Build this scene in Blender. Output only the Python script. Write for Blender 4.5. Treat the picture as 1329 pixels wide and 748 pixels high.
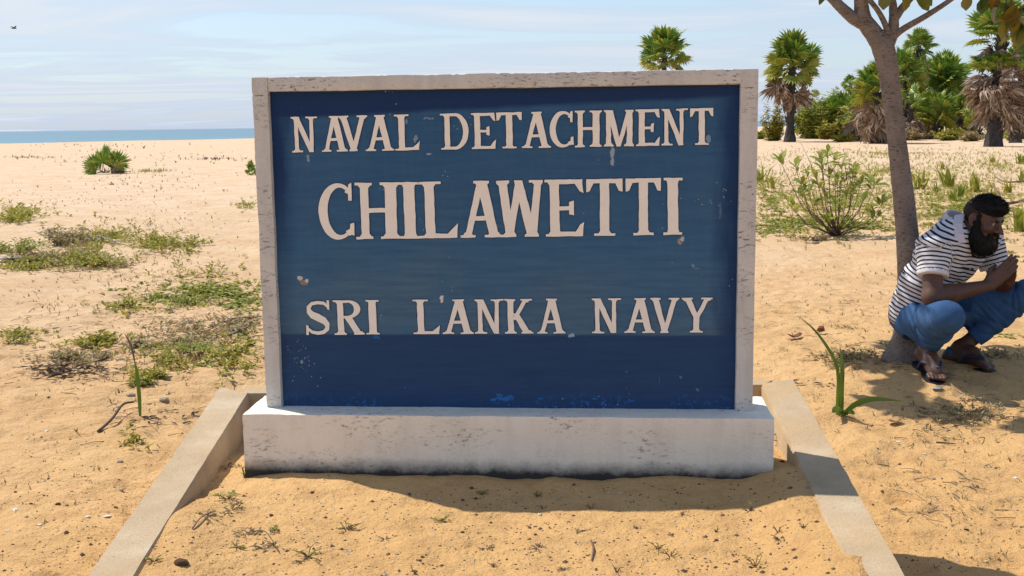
import bpy, bmesh, math, random
import numpy as np
from mathutils import Vector, Matrix, Euler
R = math.radians
for o in list(bpy.data.objects): bpy.data.objects.remove(o)
scene = bpy.context.scene
col = scene.collection
rnd = random.Random(7)
nr = np.random.RandomState(7)

# ------------------------------------------------------------------ camera
FPX, IW, IH = 1450.0, 1329.0, 748.0
CAMH = 1.35
PITCH = math.atan((374 - 162) / FPX); ROLL = R(0.77)
cam_d = bpy.data.cameras.new('camera'); cam = bpy.data.objects.new('camera', cam_d); col.objects.link(cam)
cam_d.sensor_width = 36; cam_d.lens = 36 * FPX / IW; cam_d.clip_end = 60000; cam_d.clip_start = .05
fw = Vector((0, math.cos(PITCH), -math.sin(PITCH))); up0 = Vector((0, math.sin(PITCH), math.cos(PITCH))); r0 = Vector((1, 0, 0))
rt = r0 * math.cos(ROLL) - up0 * math.sin(ROLL); up = up0 * math.cos(ROLL) + r0 * math.sin(ROLL)
M = Matrix((rt, up, -fw)).transposed().to_4x4(); M.translation = (0, 0, CAMH)
cam.matrix_world = M
scene.camera = cam
scene.render.engine = 'CYCLES'
scene.render.resolution_x = 1024; scene.render.resolution_y = 576

# ------------------------------------------------------------------ sky, sun, exposure
SUNV = Vector((-.524, .35, 1.0)).normalized()
elev = math.asin(SUNV.z); azim = math.atan2(SUNV.x, SUNV.y)
w = bpy.data.worlds.new('World'); scene.world = w; w.use_nodes = True
nt = w.node_tree; nt.nodes.clear()
def wn(t): return nt.nodes.new(t)
sky = wn('ShaderNodeTexSky'); sky.sky_type = 'NISHITA'; sky.sun_disc = False
sky.sun_elevation = elev; sky.sun_rotation = azim; sky.altitude = 0; sky.air_density = 1.0; sky.dust_density = .6; sky.ozone_density = 2.0
bg = wn('ShaderNodeBackground'); bg.inputs['Strength'].default_value = 0.135
wo = wn('ShaderNodeOutputWorld')
# thin high cloud and haze: a layer whose optical depth grows as 1 / sin(elevation), as in real air
tc = wn('ShaderNodeTexCoord'); sx = wn('ShaderNodeSeparateXYZ'); nt.links.new(tc.outputs['Generated'], sx.inputs[0])
def wm(op, a, b=0.0):
    x = wn('ShaderNodeMath'); x.operation = op
    for i, v in enumerate((a, b)):
        if hasattr(v, 'is_output'): nt.links.new(v, x.inputs[i])
        else: x.inputs[i].default_value = v
    return x.outputs[0]
zc = wm('ADD', wm('MAXIMUM', sx.outputs[2], 0.0), .045)
cx_ = wn('ShaderNodeCombineXYZ'); nt.links.new(wm('DIVIDE', sx.outputs[0], zc), cx_.inputs[0]); nt.links.new(wm('DIVIDE', sx.outputs[1], zc), cx_.inputs[1])
mp = wn('ShaderNodeMapping'); mp.inputs['Rotation'].default_value = (0, 0, R(12)); mp.inputs['Scale'].default_value = (.55, .9, 1); nt.links.new(cx_.outputs[0], mp.inputs['Vector'])
nz = wn('ShaderNodeTexNoise'); nz.inputs['Scale'].default_value = .62; nz.inputs['Detail'].default_value = 8; nz.inputs['Roughness'].default_value = .58; nz.inputs['Distortion'].default_value = .7
nt.links.new(mp.outputs['Vector'], nz.inputs['Vector'])
cr = wn('ShaderNodeValToRGB'); cr.color_ramp.elements[0].position = .44; cr.color_ramp.elements[1].position = .64
cr.color_ramp.elements[0].color = (0, 0, 0, 1); cr.color_ramp.elements[1].color = (1, 1, 1, 1); nt.links.new(nz.outputs['Fac'], cr.inputs['Fac'])
tau = wm('ADD', wm('MULTIPLY', cr.outputs['Color'], .22), .07)
fac = wm('SUBTRACT', 1.0, wm('POWER', 2.71828, wm('DIVIDE', wm('MULTIPLY', tau, -1.0), zc)))
hcol = wn('ShaderNodeMix'); hcol.data_type = 'RGBA'; nt.links.new(cr.outputs['Color'], hcol.inputs[0]); hcol.inputs[6].default_value = (3.2, 3.95, 5.25, 1); hcol.inputs[7].default_value = (4.7, 5.05, 5.6, 1)
mx = wn('ShaderNodeMix'); mx.data_type = 'RGBA'; nt.links.new(fac, mx.inputs[0]); nt.links.new(hcol.outputs[2], mx.inputs[7])
nt.links.new(sky.outputs['Color'], mx.inputs[6]); nt.links.new(mx.outputs[2], bg.inputs['Color']); nt.links.new(bg.outputs['Background'], wo.inputs['Surface'])
sd = bpy.data.lights.new('sun', 'SUN'); sun = bpy.data.objects.new('sun', sd); col.objects.link(sun)
sd.energy = 4.15; sd.angle = R(.53); sd.color = (1.0, .95, .87)
sun.rotation_euler = (-SUNV).to_track_quat('-Z', 'Y').to_euler(); sun.location = (-5, 4, 12)
vs = scene.view_settings; vs.view_transform = 'Standard'; vs.look = 'None'; vs.exposure = 0.22; vs.gamma = 1; vs.use_curve_mapping = False

# ------------------------------------------------------------------ helpers
def hash2(ix, iy, s):
    n = (ix.astype(np.int64) * 374761393 + iy.astype(np.int64) * 668265263 + s * 1442695041) & 0x7fffffff
    n = ((n ^ (n >> 13)) * 1274126177) & 0x7fffffff
    return ((n ^ (n >> 16)) & 0xffff) / 65535.0
def vnoise(x, y, s=0):
    x = np.asarray(x, float); y = np.asarray(y, float)
    ix = np.floor(x); iy = np.floor(y); fx = x - ix; fy = y - iy
    fx = fx * fx * fx * (fx * (fx * 6 - 15) + 10); fy = fy * fy * fy * (fy * (fy * 6 - 15) + 10)
    a = hash2(ix, iy, s); b = hash2(ix + 1, iy, s); c = hash2(ix, iy + 1, s); d = hash2(ix + 1, iy + 1, s)
    return (a * (1 - fx) + b * fx) * (1 - fy) + (c * (1 - fx) + d * fx) * fy - .5
def fbm(x, y, o=3, s=0):
    t = 0
    for i in range(o): t = t + vnoise(x * 2 ** i + 17.3 * i, y * 2 ** i - 9.1 * i, s + i) / 2 ** i
    return t
def sst(a, b, x):
    t = np.clip((x - a) / (b - a), 0, 1); return t * t * (3 - 2 * t)

def ray(px, py): return fw + rt * ((px - IW / 2) / FPX) + up * ((IH / 2 - py) / FPX)
def G(px, py, z=0.0):
    d = ray(px, py); t = (z - CAMH) / d.z; return Vector((0, 0, CAMH)) + d * t
def AT(px, py, Y):
    d = ray(px, py); return Vector((0, 0, CAMH)) + d * (Y / d.y)

# --- raised bed outline (kerb corners)
BEDZ = .225
KL_of = Vector((-1.21, 4.48)); KL_on = Vector((-1.00, 1.80)); KL_if = Vector((-1.06, 4.37)); KL_in = Vector((-.885, 1.80))
KR_of = Vector((1.155, 4.49)); KR_on = Vector((.868, 1.80)); KR_if = Vector((1.0, 4.40)); KR_in = Vector((.735, 1.80))
def lerpx(a, b, y): return a.x + (b.x - a.x) * (y - a.y) / (b.y - a.y)
SHORE_P = np.array((-52.8, 116.8)); SHORE_D = np.array((94.0, 125.0)) / np.hypot(94.0, 125.0); SHORE_N = np.array((-SHORE_D[1], SHORE_D[0]))
FOOT = [(nr.uniform(-3.4, 4.2), nr.uniform(2.2, 9), nr.uniform(0, 6.28), nr.uniform(.06, .14), nr.uniform(.010, .030)) for _ in range(230)]
def hz(x, y, detail=True):
    x = np.asarray(x, float); y = np.asarray(y, float)
    near = sst(60, 12, y)
    z = .05 * fbm(x * .35, y * .35, 3, 3) * sst(2, 6, np.hypot(x, y)) + .12 * fbm(x * .06, y * .06, 2, 9) * sst(12, 40, np.hypot(x, y))
    z = z + .10 * np.exp(-(((x - 2.3) / 1.3) ** 2 + ((y - 5.9) / 1.5) ** 2))          # sand heaped round the tree
    z = z + .10 * sst(-.9, -1.6, x) * sst(9, 5.5, y)                                   # left of the bed lies a little higher
    if detail:
        z = z + (.040 * (fbm(x * 1.6, y * 1.6, 3, 21)) + .026 * np.abs(fbm(x * 5.5, y * 5.5, 2, 31)) + .010 * fbm(x * 16, y * 16, 2, 41)) * near
        for fx, fy, a, r, dp in FOOT:
            u = (x - fx) * math.cos(a) + (y - fy) * math.sin(a); v = -(x - fx) * math.sin(a) + (y - fy) * math.cos(a)
            q = (u / r) ** 2 + (v / (r * .5)) ** 2
            z = z - dp * np.exp(-q) + dp * .45 * np.exp(-((np.sqrt(q) - 1.5) / .35) ** 2)
    bed = BEDZ - .010 + .018 * fbm(x * 2.1, y * 2.1, 2, 51) + .012 * np.exp(-((x + .25) / .2) ** 2 - ((y - 3.45) / .12) ** 2)
    bed = bed - .026 * sst(-.72, -.98, x) * sst(3.0, 3.7, y) - .02 * sst(.75, .98, x) * sst(3.2, 3.9, y) - .03 * sst(3.72, 4.2, y)
    if detail: bed = bed + .012 * fbm(x * 7, y * 7, 3, 61) + .005 * fbm(x * 26, y * 26, 2, 65)
    # sand drifted level with the near ends of the kerbs
    kt = .228 + .066 * (y - 1.8) / 2.68 + .010 * fbm(x * 6, y * 6, 2, 71)
    nl = sst(.22, .02, x - lerpx(KL_if, KL_in, y)) * sst(3.45, 3.05, y); nR = sst(.20, .02, lerpx(KR_if, KR_in, y) - x) * sst(3.7, 3.3, y); w2 = np.maximum(nl, nR)
    bed = bed * (1 - w2) + np.maximum(bed, kt + .002) * w2
    bed = bed - .18 * sst(2.3, 1.7, y)
    cl = lerpx(KL_of, KL_on, y) + .06; crr = lerpx(KR_of, KR_on, y) - .06
    m = sst(-.025, .025, x - cl) * sst(-.025, .025, crr - x) * sst(-.025, .025, 4.43 - y) * sst(1.5, 1.75, y)
    z = z * (1 - m) + bed * m
    s = (x - SHORE_P[0]) * SHORE_N[0] + (y - SHORE_P[1]) * SHORE_N[1] + 4 * fbm(x * .03, y * .03, 2, 77)
    z = z + .12 * np.exp(-((s + 3) / 5) ** 2) - 3.2 * sst(0, 22, s)
    return z
def hz1(x, y): return float(hz(np.array([x]), np.array([y]))[0])
def PG(px, py):
    z = 0.0
    for _ in range(7):
        p = G(px, py, z); z = .5 * z + .5 * hz1(p.x, p.y)
    p = G(px, py, z); return Vector((p.x, p.y, hz1(p.x, p.y)))

class MB:
    def __init__(s): s.v = []; s.f = []
    def add(s, vs, fs):
        b = len(s.v); s.v.extend([tuple(v) for v in vs]); s.f.extend([tuple(i + b for i in f) for f in fs])
    def tube(s, pts, rad, n=7, cap=True, jit=0):
        pts = [Vector(p) for p in pts]; b = len(s.v); ref = Vector((.31, .52, .79))
        for i, p in enumerate(pts):
            t = (pts[min(i + 1, len(pts) - 1)] - pts[max(i - 1, 0)]).normalized()
            a = t.cross(ref); a = a.normalized() if a.length > .01 else t.orthogonal().normalized(); c = t.cross(a)
            r = rad[i] if hasattr(rad, '__len__') else rad
            for k in range(n):
                q = 2 * math.pi * k / n; rr = r * (1 + jit * (rnd.random() - .5))
                s.v.append(tuple(p + a * math.cos(q) * rr + c * math.sin(q) * rr))
        for i in range(len(pts) - 1):
            for k in range(n):
                k2 = (k + 1) % n; s.f.append((b + i * n + k, b + i * n + k2, b + i * n + n + k2, b + i * n + n + k))
        if cap:
            s.f.append(tuple(b + k for k in range(n))[::-1]); e = b + (len(pts) - 1) * n; s.f.append(tuple(e + k for k in range(n)))
    def mesh(s, name, mat, smooth=False):
        me = bpy.data.meshes.new(name); me.from_pydata(s.v, [], s.f); me.update()
        if mat: me.materials.append(mat)
        if smooth: me.polygons.foreach_set('use_smooth', [True] * len(me.polygons))
        return me
    def build(s, name, mat, parent=None, smooth=False, loc=None):
        return link(name, s.mesh(name, mat, smooth), parent, loc)
def link(name, me, parent=None, loc=None):
    o = bpy.data.objects.new(name, me); col.objects.link(o)
    if parent: o.parent = parent
    if loc is not None: o.location = loc
    return o
def tag(o, label=None, cat=None, group=None, kind=None):
    if label: o['label'] = label
    if cat: o['category'] = cat
    if group: o['group'] = group
    if kind: o['kind'] = kind
    return o
def empty(name, loc=(0, 0, 0), rz=0):
    o = bpy.data.objects.new(name, None); col.objects.link(o); o.location = loc; o.rotation_euler = (0, 0, rz); o.empty_display_size = .1
    return o

# ------------------------------------------------------------------ materials
class NB:
    def __init__(s, name, rough=.8, spec=.3):
        s.m = bpy.data.materials.new(name); s.m.use_nodes = True; s.t = s.m.node_tree; s.t.nodes.clear()
        s.b = s.n('ShaderNodeBsdfPrincipled'); s.o = s.n('ShaderNodeOutputMaterial'); s.l(s.b.outputs[0], s.o.inputs[0])
        s.b.inputs['Roughness'].default_value = rough; s.b.inputs['Specular IOR Level'].default_value = spec
    def n(s, t, **k):
        x = s.t.nodes.new(t)
        for a, b in k.items(): setattr(x, a, b)
        return x
    def l(s, a, b): s.t.links.new(a, b)
    def coord(s, kind='Object', scale=(1, 1, 1), rot=(0, 0, 0)):
        c = s.n('ShaderNodeTexCoord'); m = s.n('ShaderNodeMapping'); m.inputs['Scale'].default_value = scale; m.inputs['Rotation'].default_value = rot
        s.l(c.outputs[kind], m.inputs[0]); return m.outputs[0]
    def noise(s, vec, scale, detail=4, rough=.55, dist=0):
        x = s.n('ShaderNodeTexNoise'); s.l(vec, x.inputs['Vector']); x.inputs['Scale'].default_value = scale; x.inputs['Detail'].default_value = detail
        x.inputs['Roughness'].default_value = rough; x.inputs['Distortion'].default_value = dist; return x.outputs['Fac']
    def vor(s, vec, scale, out='Distance', feat='F1', rnd_=1):
        x = s.n('ShaderNodeTexVoronoi'); x.feature = feat; s.l(vec, x.inputs['Vector']); x.inputs['Scale'].default_value = scale; x.inputs['Randomness'].default_value = rnd_; return x.outputs[out]
    def ramp(s, fac, stops, interp='LINEAR'):
        x = s.n('ShaderNodeValToRGB'); s.l(fac, x.inputs[0]); e = x.color_ramp.elements; x.color_ramp.interpolation = interp
        while len(e) < len(stops): e.new(.5)
        for i, (p, c) in enumerate(stops):
            e[i].position = p
            if not hasattr(c, '__len__'): c = (c, c, c)
            e[i].color = (*c, 1)
        return x.outputs[0]
    def mix(s, fac, a, b, mode='MIX'):
        x = s.n('ShaderNodeMix', data_type='RGBA', blend_type=mode); x.clamp_factor = True
        for i, v in ((0, fac), (6, a), (7, b)):
            if hasattr(v, 'is_output') : s.l(v, x.inputs[i])
            elif i == 0: x.inputs[0].default_value = v
            else: x.inputs[i].default_value = (*v, 1)
        return x.outputs[2]
    def math(s, op, a, b=0, c=0, clamp=False):
        x = s.n('ShaderNodeMath', operation=op); x.use_clamp = clamp
        for i, v in enumerate((a, b, c)):
            if hasattr(v, 'is_output'): s.l(v, x.inputs[i])
            else: x.inputs[i].default_value = v
        return x.outputs[0]
    def sep(s, vec):
        x = s.n('ShaderNodeSeparateXYZ'); s.l(vec, x.inputs[0]); return x.outputs
    def bump(s, h, strength=.3, dist=.01, prev=None):
        x = s.n('ShaderNodeBump'); s.l(h, x.inputs['Height']); x.inputs['Strength'].default_value = strength; x.inputs['Distance'].default_value = dist
        if prev is not None: s.l(prev, x.inputs['Normal'])
        return x.outputs[0]
    def done(s, colr, nrm=None):
        if hasattr(colr, 'is_output'): s.l(colr, s.b.inputs['Base Color'])
        else: s.b.inputs['Base Color'].default_value = (*colr, 1)
        if nrm is not None: s.l(nrm, s.b.inputs['Normal'])
        return s.m
def leafmat(name, stops, rough=.5, trans=.25, spec=.35):
    b = NB(name, rough, spec); g = b.n('ShaderNodeNewGeometry'); oi = b.n('ShaderNodeObjectInfo')
    f = b.math('FRACT', b.math('ADD', g.outputs['Random Per Island'], oi.outputs['Random']))
    c = b.ramp(f, stops); v = b.noise(b.coord('Object'), 9, 3); c = b.mix(.35, c, b.ramp(v, [(.3, .35), (.7, 1.0)]), 'MULTIPLY')
    b.done(c)
    tr = b.n('ShaderNodeBsdfTranslucent'); b.l(c, tr.inputs[0]); ms = b.n('ShaderNodeMixShader'); ms.inputs[0].default_value = trans
    b.l(b.b.outputs[0], ms.inputs[1]); b.l(tr.outputs[0], ms.inputs[2]); b.l(ms.outputs[0], b.o.inputs[0])
    return b.m

def mat_sand():
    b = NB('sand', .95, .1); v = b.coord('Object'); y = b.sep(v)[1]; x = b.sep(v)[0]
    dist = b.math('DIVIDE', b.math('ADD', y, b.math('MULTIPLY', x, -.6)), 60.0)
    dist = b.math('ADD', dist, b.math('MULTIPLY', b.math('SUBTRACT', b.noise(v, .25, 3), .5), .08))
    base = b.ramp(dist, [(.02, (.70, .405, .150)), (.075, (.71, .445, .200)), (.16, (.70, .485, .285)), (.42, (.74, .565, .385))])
    n1 = b.noise(v, 1.3, 4); base = b.mix(b.ramp(n1, [(.35, 0), (.7, .38)]), base, (.50, .27, .10))
    n2 = b.noise(v, 9, 5, .65); base = b.mix(b.ramp(n2, [(.48, 0), (.74, .5)]), base, (.42, .22, .095))
    g = b.noise(v, 420, 2, .7); base = b.mix(.55, base, b.ramp(g, [(.25, .55), (.55, 1.0), (.8, 1.25)]), 'MULTIPLY')
    # scattered dark grains and crumbs
    d = b.vor(v, 70); pick = b.noise(v, 6, 3); sp = b.math('MULTIPLY', b.math('LESS_THAN', d, .16), b.math('GREATER_THAN', pick, .55))
    base = b.mix(b.math('MULTIPLY', sp, .75), base, (.10, .055, .03))
    d2 = b.vor(v, 27); sp2 = b.math('MULTIPLY', b.math('LESS_THAN', d2, .10), b.math('GREATER_THAN', b.noise(v, 2.2, 3), .50))
    base = b.mix(b.math('MULTIPLY', sp2, .8), base, (.12, .06, .035))
    h = b.math('ADD', b.math('MULTIPLY', b.noise(v, 260, 3, .7), .35), b.math('MULTIPLY', b.noise(v, 38, 5, .65), 1.0))
    nb = b.bump(h, .75, .016); nb = b.bump(b.noise(v, 5.5, 6, .65), .6, .07, nb)
    return b.done(base, nb)
def mat_sea():
    b = NB('sea_water', .32, .35); v = b.coord('Object')
    s = b.n('ShaderNodeVectorMath', operation='DOT_PRODUCT'); b.l(v, s.inputs[0]); s.inputs[1].default_value = (SHORE_N[0], SHORE_N[1], 0)
    q = b.math('DIVIDE', b.math('SUBTRACT', s.outputs['Value'], float(SHORE_P @ SHORE_N)), 4000.0)
    st = b.noise(b.coord('Object', (.002, .02, 1), (0, 0, R(-20))), 1.0, 4)
    c = b.ramp(q, [(0, (.115, .24, .25)), (.05, (.085, .20, .235)), (.25, (.085, .18, .225)), (1.0, (.14, .20, .25))])
    c = b.mix(b.ramp(st, [(.4, 0), (.7, .25)]), c, (.17, .26, .29))
    return b.done(c, b.bump(b.noise(b.coord('Object', (.4, .9, 1)), 1.0, 4), .35, .3))
def mat_paint(name, base, dirt, chip, amt=.5, grime=0.0, edge=None):
    b = NB(name, .75, .25); v = b.coord('Object'); z = b.sep(v)[2]
    c = b.mix(b.ramp(b.noise(v, 3.2, 5, .6), [(.35, 0), (.75, .55)]), base, dirt)
    c = b.mix(b.ramp(b.noise(b.coord('Object', (1, 1, .25)), 22, 4, .6), [(.45, 0), (.8, .45)]), c, tuple(.75 * k for k in dirt))
    ch = b.math('MULTIPLY', b.ramp(b.noise(b.coord('Object', (.55, 1, 1.6)), 75, 6, .75), [(.565, 0), (.61, 1)]), b.ramp(b.noise(b.coord('Object', (.7, 1, 1.5)), 5.5, 3), [(.46, 0), (.58, 1)]))
    c = b.mix(b.math('MULTIPLY', ch, amt), c, chip)
    pit = b.math('MULTIPLY', b.ramp(b.noise(v, 190, 4, .8), [(.60, 0), (.66, 1)]), b.ramp(b.noise(v, 12, 3), [(.42, 0), (.62, 1)]))
    c = b.mix(b.math('MULTIPLY', pit, amt), c, chip)
    if grime:
        zz = b.math('ADD', z, b.math('MULTIPLY', b.math('SUBTRACT', b.noise(v, 18, 5, .7), .5), .05))
        c = b.mix(b.ramp(zz, [(grime, 1), (grime + .022, .5), (grime + .05, 0)]), c, (.05, .045, .04))
    h = b.math('ADD', b.noise(v, 120, 4, .65), b.math('MULTIPLY', b.noise(v, 26, 4), 1.2)); h = b.math('SUBTRACT', h, b.math('MULTIPLY', ch, .6))
    return b.done(c, b.bump(h, .45, .006))
def mat_panel(w_, h_, marks=(), bl=.216):
    b = NB('blue_sign_paint', .68, .18); v = b.coord('Object'); s = b.sep(v)
    u = b.math('ADD', b.math('DIVIDE', s[0], w_), .5); t = b.math('DIVIDE', s[2], h_)
    wob = b.math('SUBTRACT', b.noise(b.coord('Object', (1, 1, 2.2)), 5, 5, .6), .5)
    brush = b.noise(b.coord('Object', (2.0, 1, 26)), 2.2, 6, .65)
    brushv = b.noise(b.coord('Object', (24, 1, 2.5)), 1.6, 5, .6)
    tw = b.math('ADD', t, b.math('MULTIPLY', wob, .10))
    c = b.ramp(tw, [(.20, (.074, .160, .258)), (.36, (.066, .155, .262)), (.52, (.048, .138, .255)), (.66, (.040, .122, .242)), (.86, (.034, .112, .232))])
    # patches of greyer overpaint
    c = b.mix(b.math('MULTIPLY', b.ramp(b.noise(b.coord('Object', (1, 1, .9)), 3.3, 4), [(.46, 0), (.60, .8)]), b.ramp(t, [(.2, 1), (.5, .25), (.8, .1)])), c, (.105, .170, .225))
    c = b.mix(b.ramp(brush, [(.38, .0), (.72, .5)]), c, (.020, .068, .168))
    c = b.mix(b.ramp(brushv, [(.48, 0), (.75, .22)]), c, (.08, .155, .22))
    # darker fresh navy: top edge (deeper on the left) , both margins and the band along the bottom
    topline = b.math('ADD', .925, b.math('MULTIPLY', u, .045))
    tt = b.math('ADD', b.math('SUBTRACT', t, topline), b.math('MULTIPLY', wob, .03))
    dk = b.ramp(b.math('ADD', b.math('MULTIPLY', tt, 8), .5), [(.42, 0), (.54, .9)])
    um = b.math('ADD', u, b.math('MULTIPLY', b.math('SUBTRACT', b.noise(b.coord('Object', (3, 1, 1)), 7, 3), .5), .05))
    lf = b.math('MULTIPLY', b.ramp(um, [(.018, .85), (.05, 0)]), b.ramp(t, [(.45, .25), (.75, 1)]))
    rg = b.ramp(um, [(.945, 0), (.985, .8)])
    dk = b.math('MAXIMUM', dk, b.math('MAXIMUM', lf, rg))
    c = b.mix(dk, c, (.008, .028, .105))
    bt = b.math('ADD', t, b.math('MULTIPLY', wob, .012)); bm_ = b.ramp(bt, [(bl - .003, 1), (bl + .003, 0)])
    c = b.mix(b.math('MULTIPLY', bm_, .95), c, b.mix(b.ramp(brush, [(.3, 0), (.75, .9)]), (.015, .045, .125), (.027, .070, .165)))
    # bright blue flakes near the foot, pale chips
    fl = b.math('MULTIPLY', b.ramp(b.noise(v, 60, 5, .75), [(.56, 0), (.60, 1)]), b.ramp(t, [(.012, 1), (.06, 0)]))
    fl = b.math('MULTIPLY', fl, b.ramp(b.noise(v, 5, 2), [(.48, 0), (.58, 1)]))
    c = b.mix(fl, c, (.03, .17, .50))
    d = b.vor(v, 48); pk = b.noise(v, 4.0, 3); chip = b.math('MULTIPLY', b.math('LESS_THAN', d, .085), b.math('GREATER_THAN', pk, .62))
    d2 = b.vor(b.coord('Object', (1, 1, .45)), 130); chip2 = b.math('MULTIPLY', b.math('LESS_THAN', d2, .13), b.math('GREATER_THAN', b.noise(v, 8.0, 3), .66))
    chip = b.math('MAXIMUM', chip, chip2)
    c = b.mix(b.math('MULTIPLY', chip, .75), c, (.55, .55, .52))
    sc = b.ramp(b.noise(b.coord('Object', (60, 1, 5)), 1.5, 5, .7), [(.69, 0), (.73, .55)]); sc = b.math('MULTIPLY', sc, b.ramp(b.noise(v, 2.6, 2), [(.5, 0), (.6, 1)]))
    c = b.mix(sc, c, (.35, .42, .47))
    # single marks: peeled spot, drips, bright blue dabs, repaint halo lines
    jx = b.math('MULTIPLY', b.math('SUBTRACT', b.noise(v, 55, 4, .7), .5), .03); jz = b.math('MULTIPLY', b.math('SUBTRACT', b.noise(b.coord('Object', (1, 1, 1), (.4, 1, 2)), 55, 4, .7), .5), .03)
    X = b.math('ADD', s[0], jx); Zz = b.math('ADD', s[2], jz)
    for (mx_, mz_, rx_, rz_, colr, am) in marks:
        dx = b.math('DIVIDE', b.math('SUBTRACT', X, mx_), rx_); dz = b.math('DIVIDE', b.math('SUBTRACT', Zz, mz_), rz_)
        rr = b.math('ADD', b.math('MULTIPLY', dx, dx), b.math('MULTIPLY', dz, dz)); c = b.mix(b.math('MULTIPLY', b.math('LESS_THAN', rr, 1.0), am), c, colr)
    return b.done(c, b.bump(b.math('ADD', b.math('ADD', brush, b.noise(v, 90, 4, .6)), b.math('MULTIPLY', chip, -1.0)), .28, .004))
def mat_bark(name, a, c2, sc=1, rings=True):
    b = NB(name, .9, .15); v = b.coord('Object'); n = b.noise(b.coord('Object', (1, 1, .8)), 14 * sc, 6, .65)
    c = b.mix(b.ramp(n, [(.3, 0), (.7, 1)]), a, c2)
    c = b.mix(b.math('MULTIPLY', b.ramp(b.noise(b.coord('Object', (1, 1, 3.2)), 38 * sc, 4, .6), [(.56, 0), (.64, 1)]), .75), c, tuple(.28 * k for k in a))
    c = b.mix(b.ramp(b.noise(v, 4 * sc, 3), [(.5, 0), (.75, .5)]), c, tuple(min(1, 1.45 * k) for k in c2))
    h = b.noise(b.coord('Object', (1, 1, 4 if rings else 1)), 30 * sc, 6, .7)
    c = b.mix(b.math('MULTIPLY', b.math('LESS_THAN', b.vor(b.coord('Object', (1, 1, 1.8)), 26 * sc), .13), .55), c, tuple(.3 * k for k in a))
    return b.done(c, b.bump(b.math('ADD', h, b.noise(v, 9 * sc, 4)), 1.0, .02))
def mat_plain(name, colr, rough=.8, ns=30, amt=.4, spec=.25, bmp=.3):
    b = NB(name, rough, spec); v = b.coord('Object'); n = b.noise(v, ns, 5, .6)
    c = b.mix(b.ramp(n, [(.3, 0), (.75, amt)]), colr, tuple(.45 * k for k in colr))
    return b.done(c, b.bump(n, bmp, .006))
def mat_concrete():
    b = NB('kerb_concrete', .9, .15); v = b.coord('Object'); 
    c = b.ramp(b.noise(v, 4, 5, .6), [(.3, (.43, .315, .19)), (.55, (.51, .385, .245)), (.75, (.60, .49, .345))])
    c = b.mix(b.ramp(b.noise(v, 1.6, 4), [(.5, 0), (.7, .5)]), c, (.56, .36, .17))
    c = b.mix(.5, c, b.ramp(b.noise(v, 190, 3, .7), [(.3, .6), (.6, 1.05)]), 'MULTIPLY')
    c = b.mix(b.math('MULTIPLY', b.ramp(b.noise(v, 60, 5, .75), [(.60, 0), (.66, 1)]), .45), c, (.22, .16, .10))
    return b.done(c, b.bump(b.noise(v, 130, 5, .7), .5, .006))

SAND = mat_sand(); SEA = mat_sea(); CONC = mat_concrete()
FRAMEP = mat_paint('weathered_white_frame_paint', (.66, .64, .60), (.50, .475, .44), (.09, .08, .075), .85)
PLINTHP = mat_paint('white_plinth_paint', (.90, .82, .69), (.85, .76, .62), (.26, .19, .135), .7, grime=.112)
LETTERP = mat_plain('cream_letter_paint', (.93, .87, .78), .6, 40, .12)
EDGEP = mat_plain('navy_edging_paint', (.018, .04, .11), .6, 40, .3)
TREEB = mat_bark('tree_bark', (.245, .195, .165), (.36, .295, .25))
PALMB = mat_bark('palm_trunk_bark', (.035, .03, .028), (.085, .075, .07), .35)
STEMW = mat_plain('woody_stem', (.20, .13, .085), .85, 60)
DRYW = mat_plain('dry_driftwood', (.20, .155, .12), .85, 40)
DARKD = mat_plain('dark_dry_litter', (.11, .075, .055), .85, 40)
STONE = mat_plain('grey_brown_stone', (.36, .29, .23), .85, 18)
SHELL = mat_plain('pale_shell', (.72, .66, .58), .6, 30, .2)
FANG = leafmat('palm_fan_green', [(0, (0.096, 0.195, 0.026)), (.4, (0.175, 0.308, 0.042)), (.75, (0.321, 0.412, 0.057)), (1, (0.512, 0.458, 0.076))], .45, .22)
FANY = leafmat('palm_fan_yellow_green', [(0, (0.186, 0.275, 0.036)), (.5, (0.336, 0.361, 0.048)), (1, (0.522, 0.413, 0.060))], .5, .25)
FAND = leafmat('palm_fan_dead', [(0, (0.173, 0.103, 0.064)), (.4, (0.328, 0.215, 0.144)), (.75, (0.499, 0.371, 0.269)), (1, (0.600, 0.499, 0.395))], .85, .12, .1)
PET = mat_plain('palm_petiole', (.13, .14, .05), .6, 30)
PETD = mat_plain('dead_petiole', (.16, .11, .075), .8, 30)
LEAFT = leafmat('tree_leaf', [(0, (0.053, 0.115, 0.019)), (.5, (0.105, 0.169, 0.026)), (.85, (0.225, 0.230, 0.036)), (1, (0.450, 0.297, 0.048))], .4, .35)
LEAFY = leafmat('yellowing_tree_leaf', [(0, (.20, .20, .035)), (.6, (.30, .26, .04)), (1, (.34, .20, .05))], .4, .35)
LEAFB = leafmat('shrub_leaf', [(0, (0.220, 0.294, 0.050)), (.5, (0.351, 0.405, 0.077)), (.9, (0.506, 0.500, 0.121)), (1, (0.600, 0.517, 0.055))], .5, .4)
WEED1 = leafmat('yellow_green_weed_leaf', [(0, (0.226, 0.252, 0.033)), (.5, (0.377, 0.353, 0.050)), (1, (0.546, 0.437, 0.077))], .6, .25)
WEED2 = leafmat('fresh_green_weed_leaf', [(0, (0.186, 0.245, 0.030)), (.5, (0.325, 0.350, 0.048)), (1, (0.487, 0.438, 0.072))], .55, .25)
WEED3 = leafmat('grey_dry_weed_leaf', [(0, (0.307, 0.223, 0.134)), (.5, (0.483, 0.365, 0.205)), (1, (0.439, 0.406, 0.142))], .8, .15)
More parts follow.
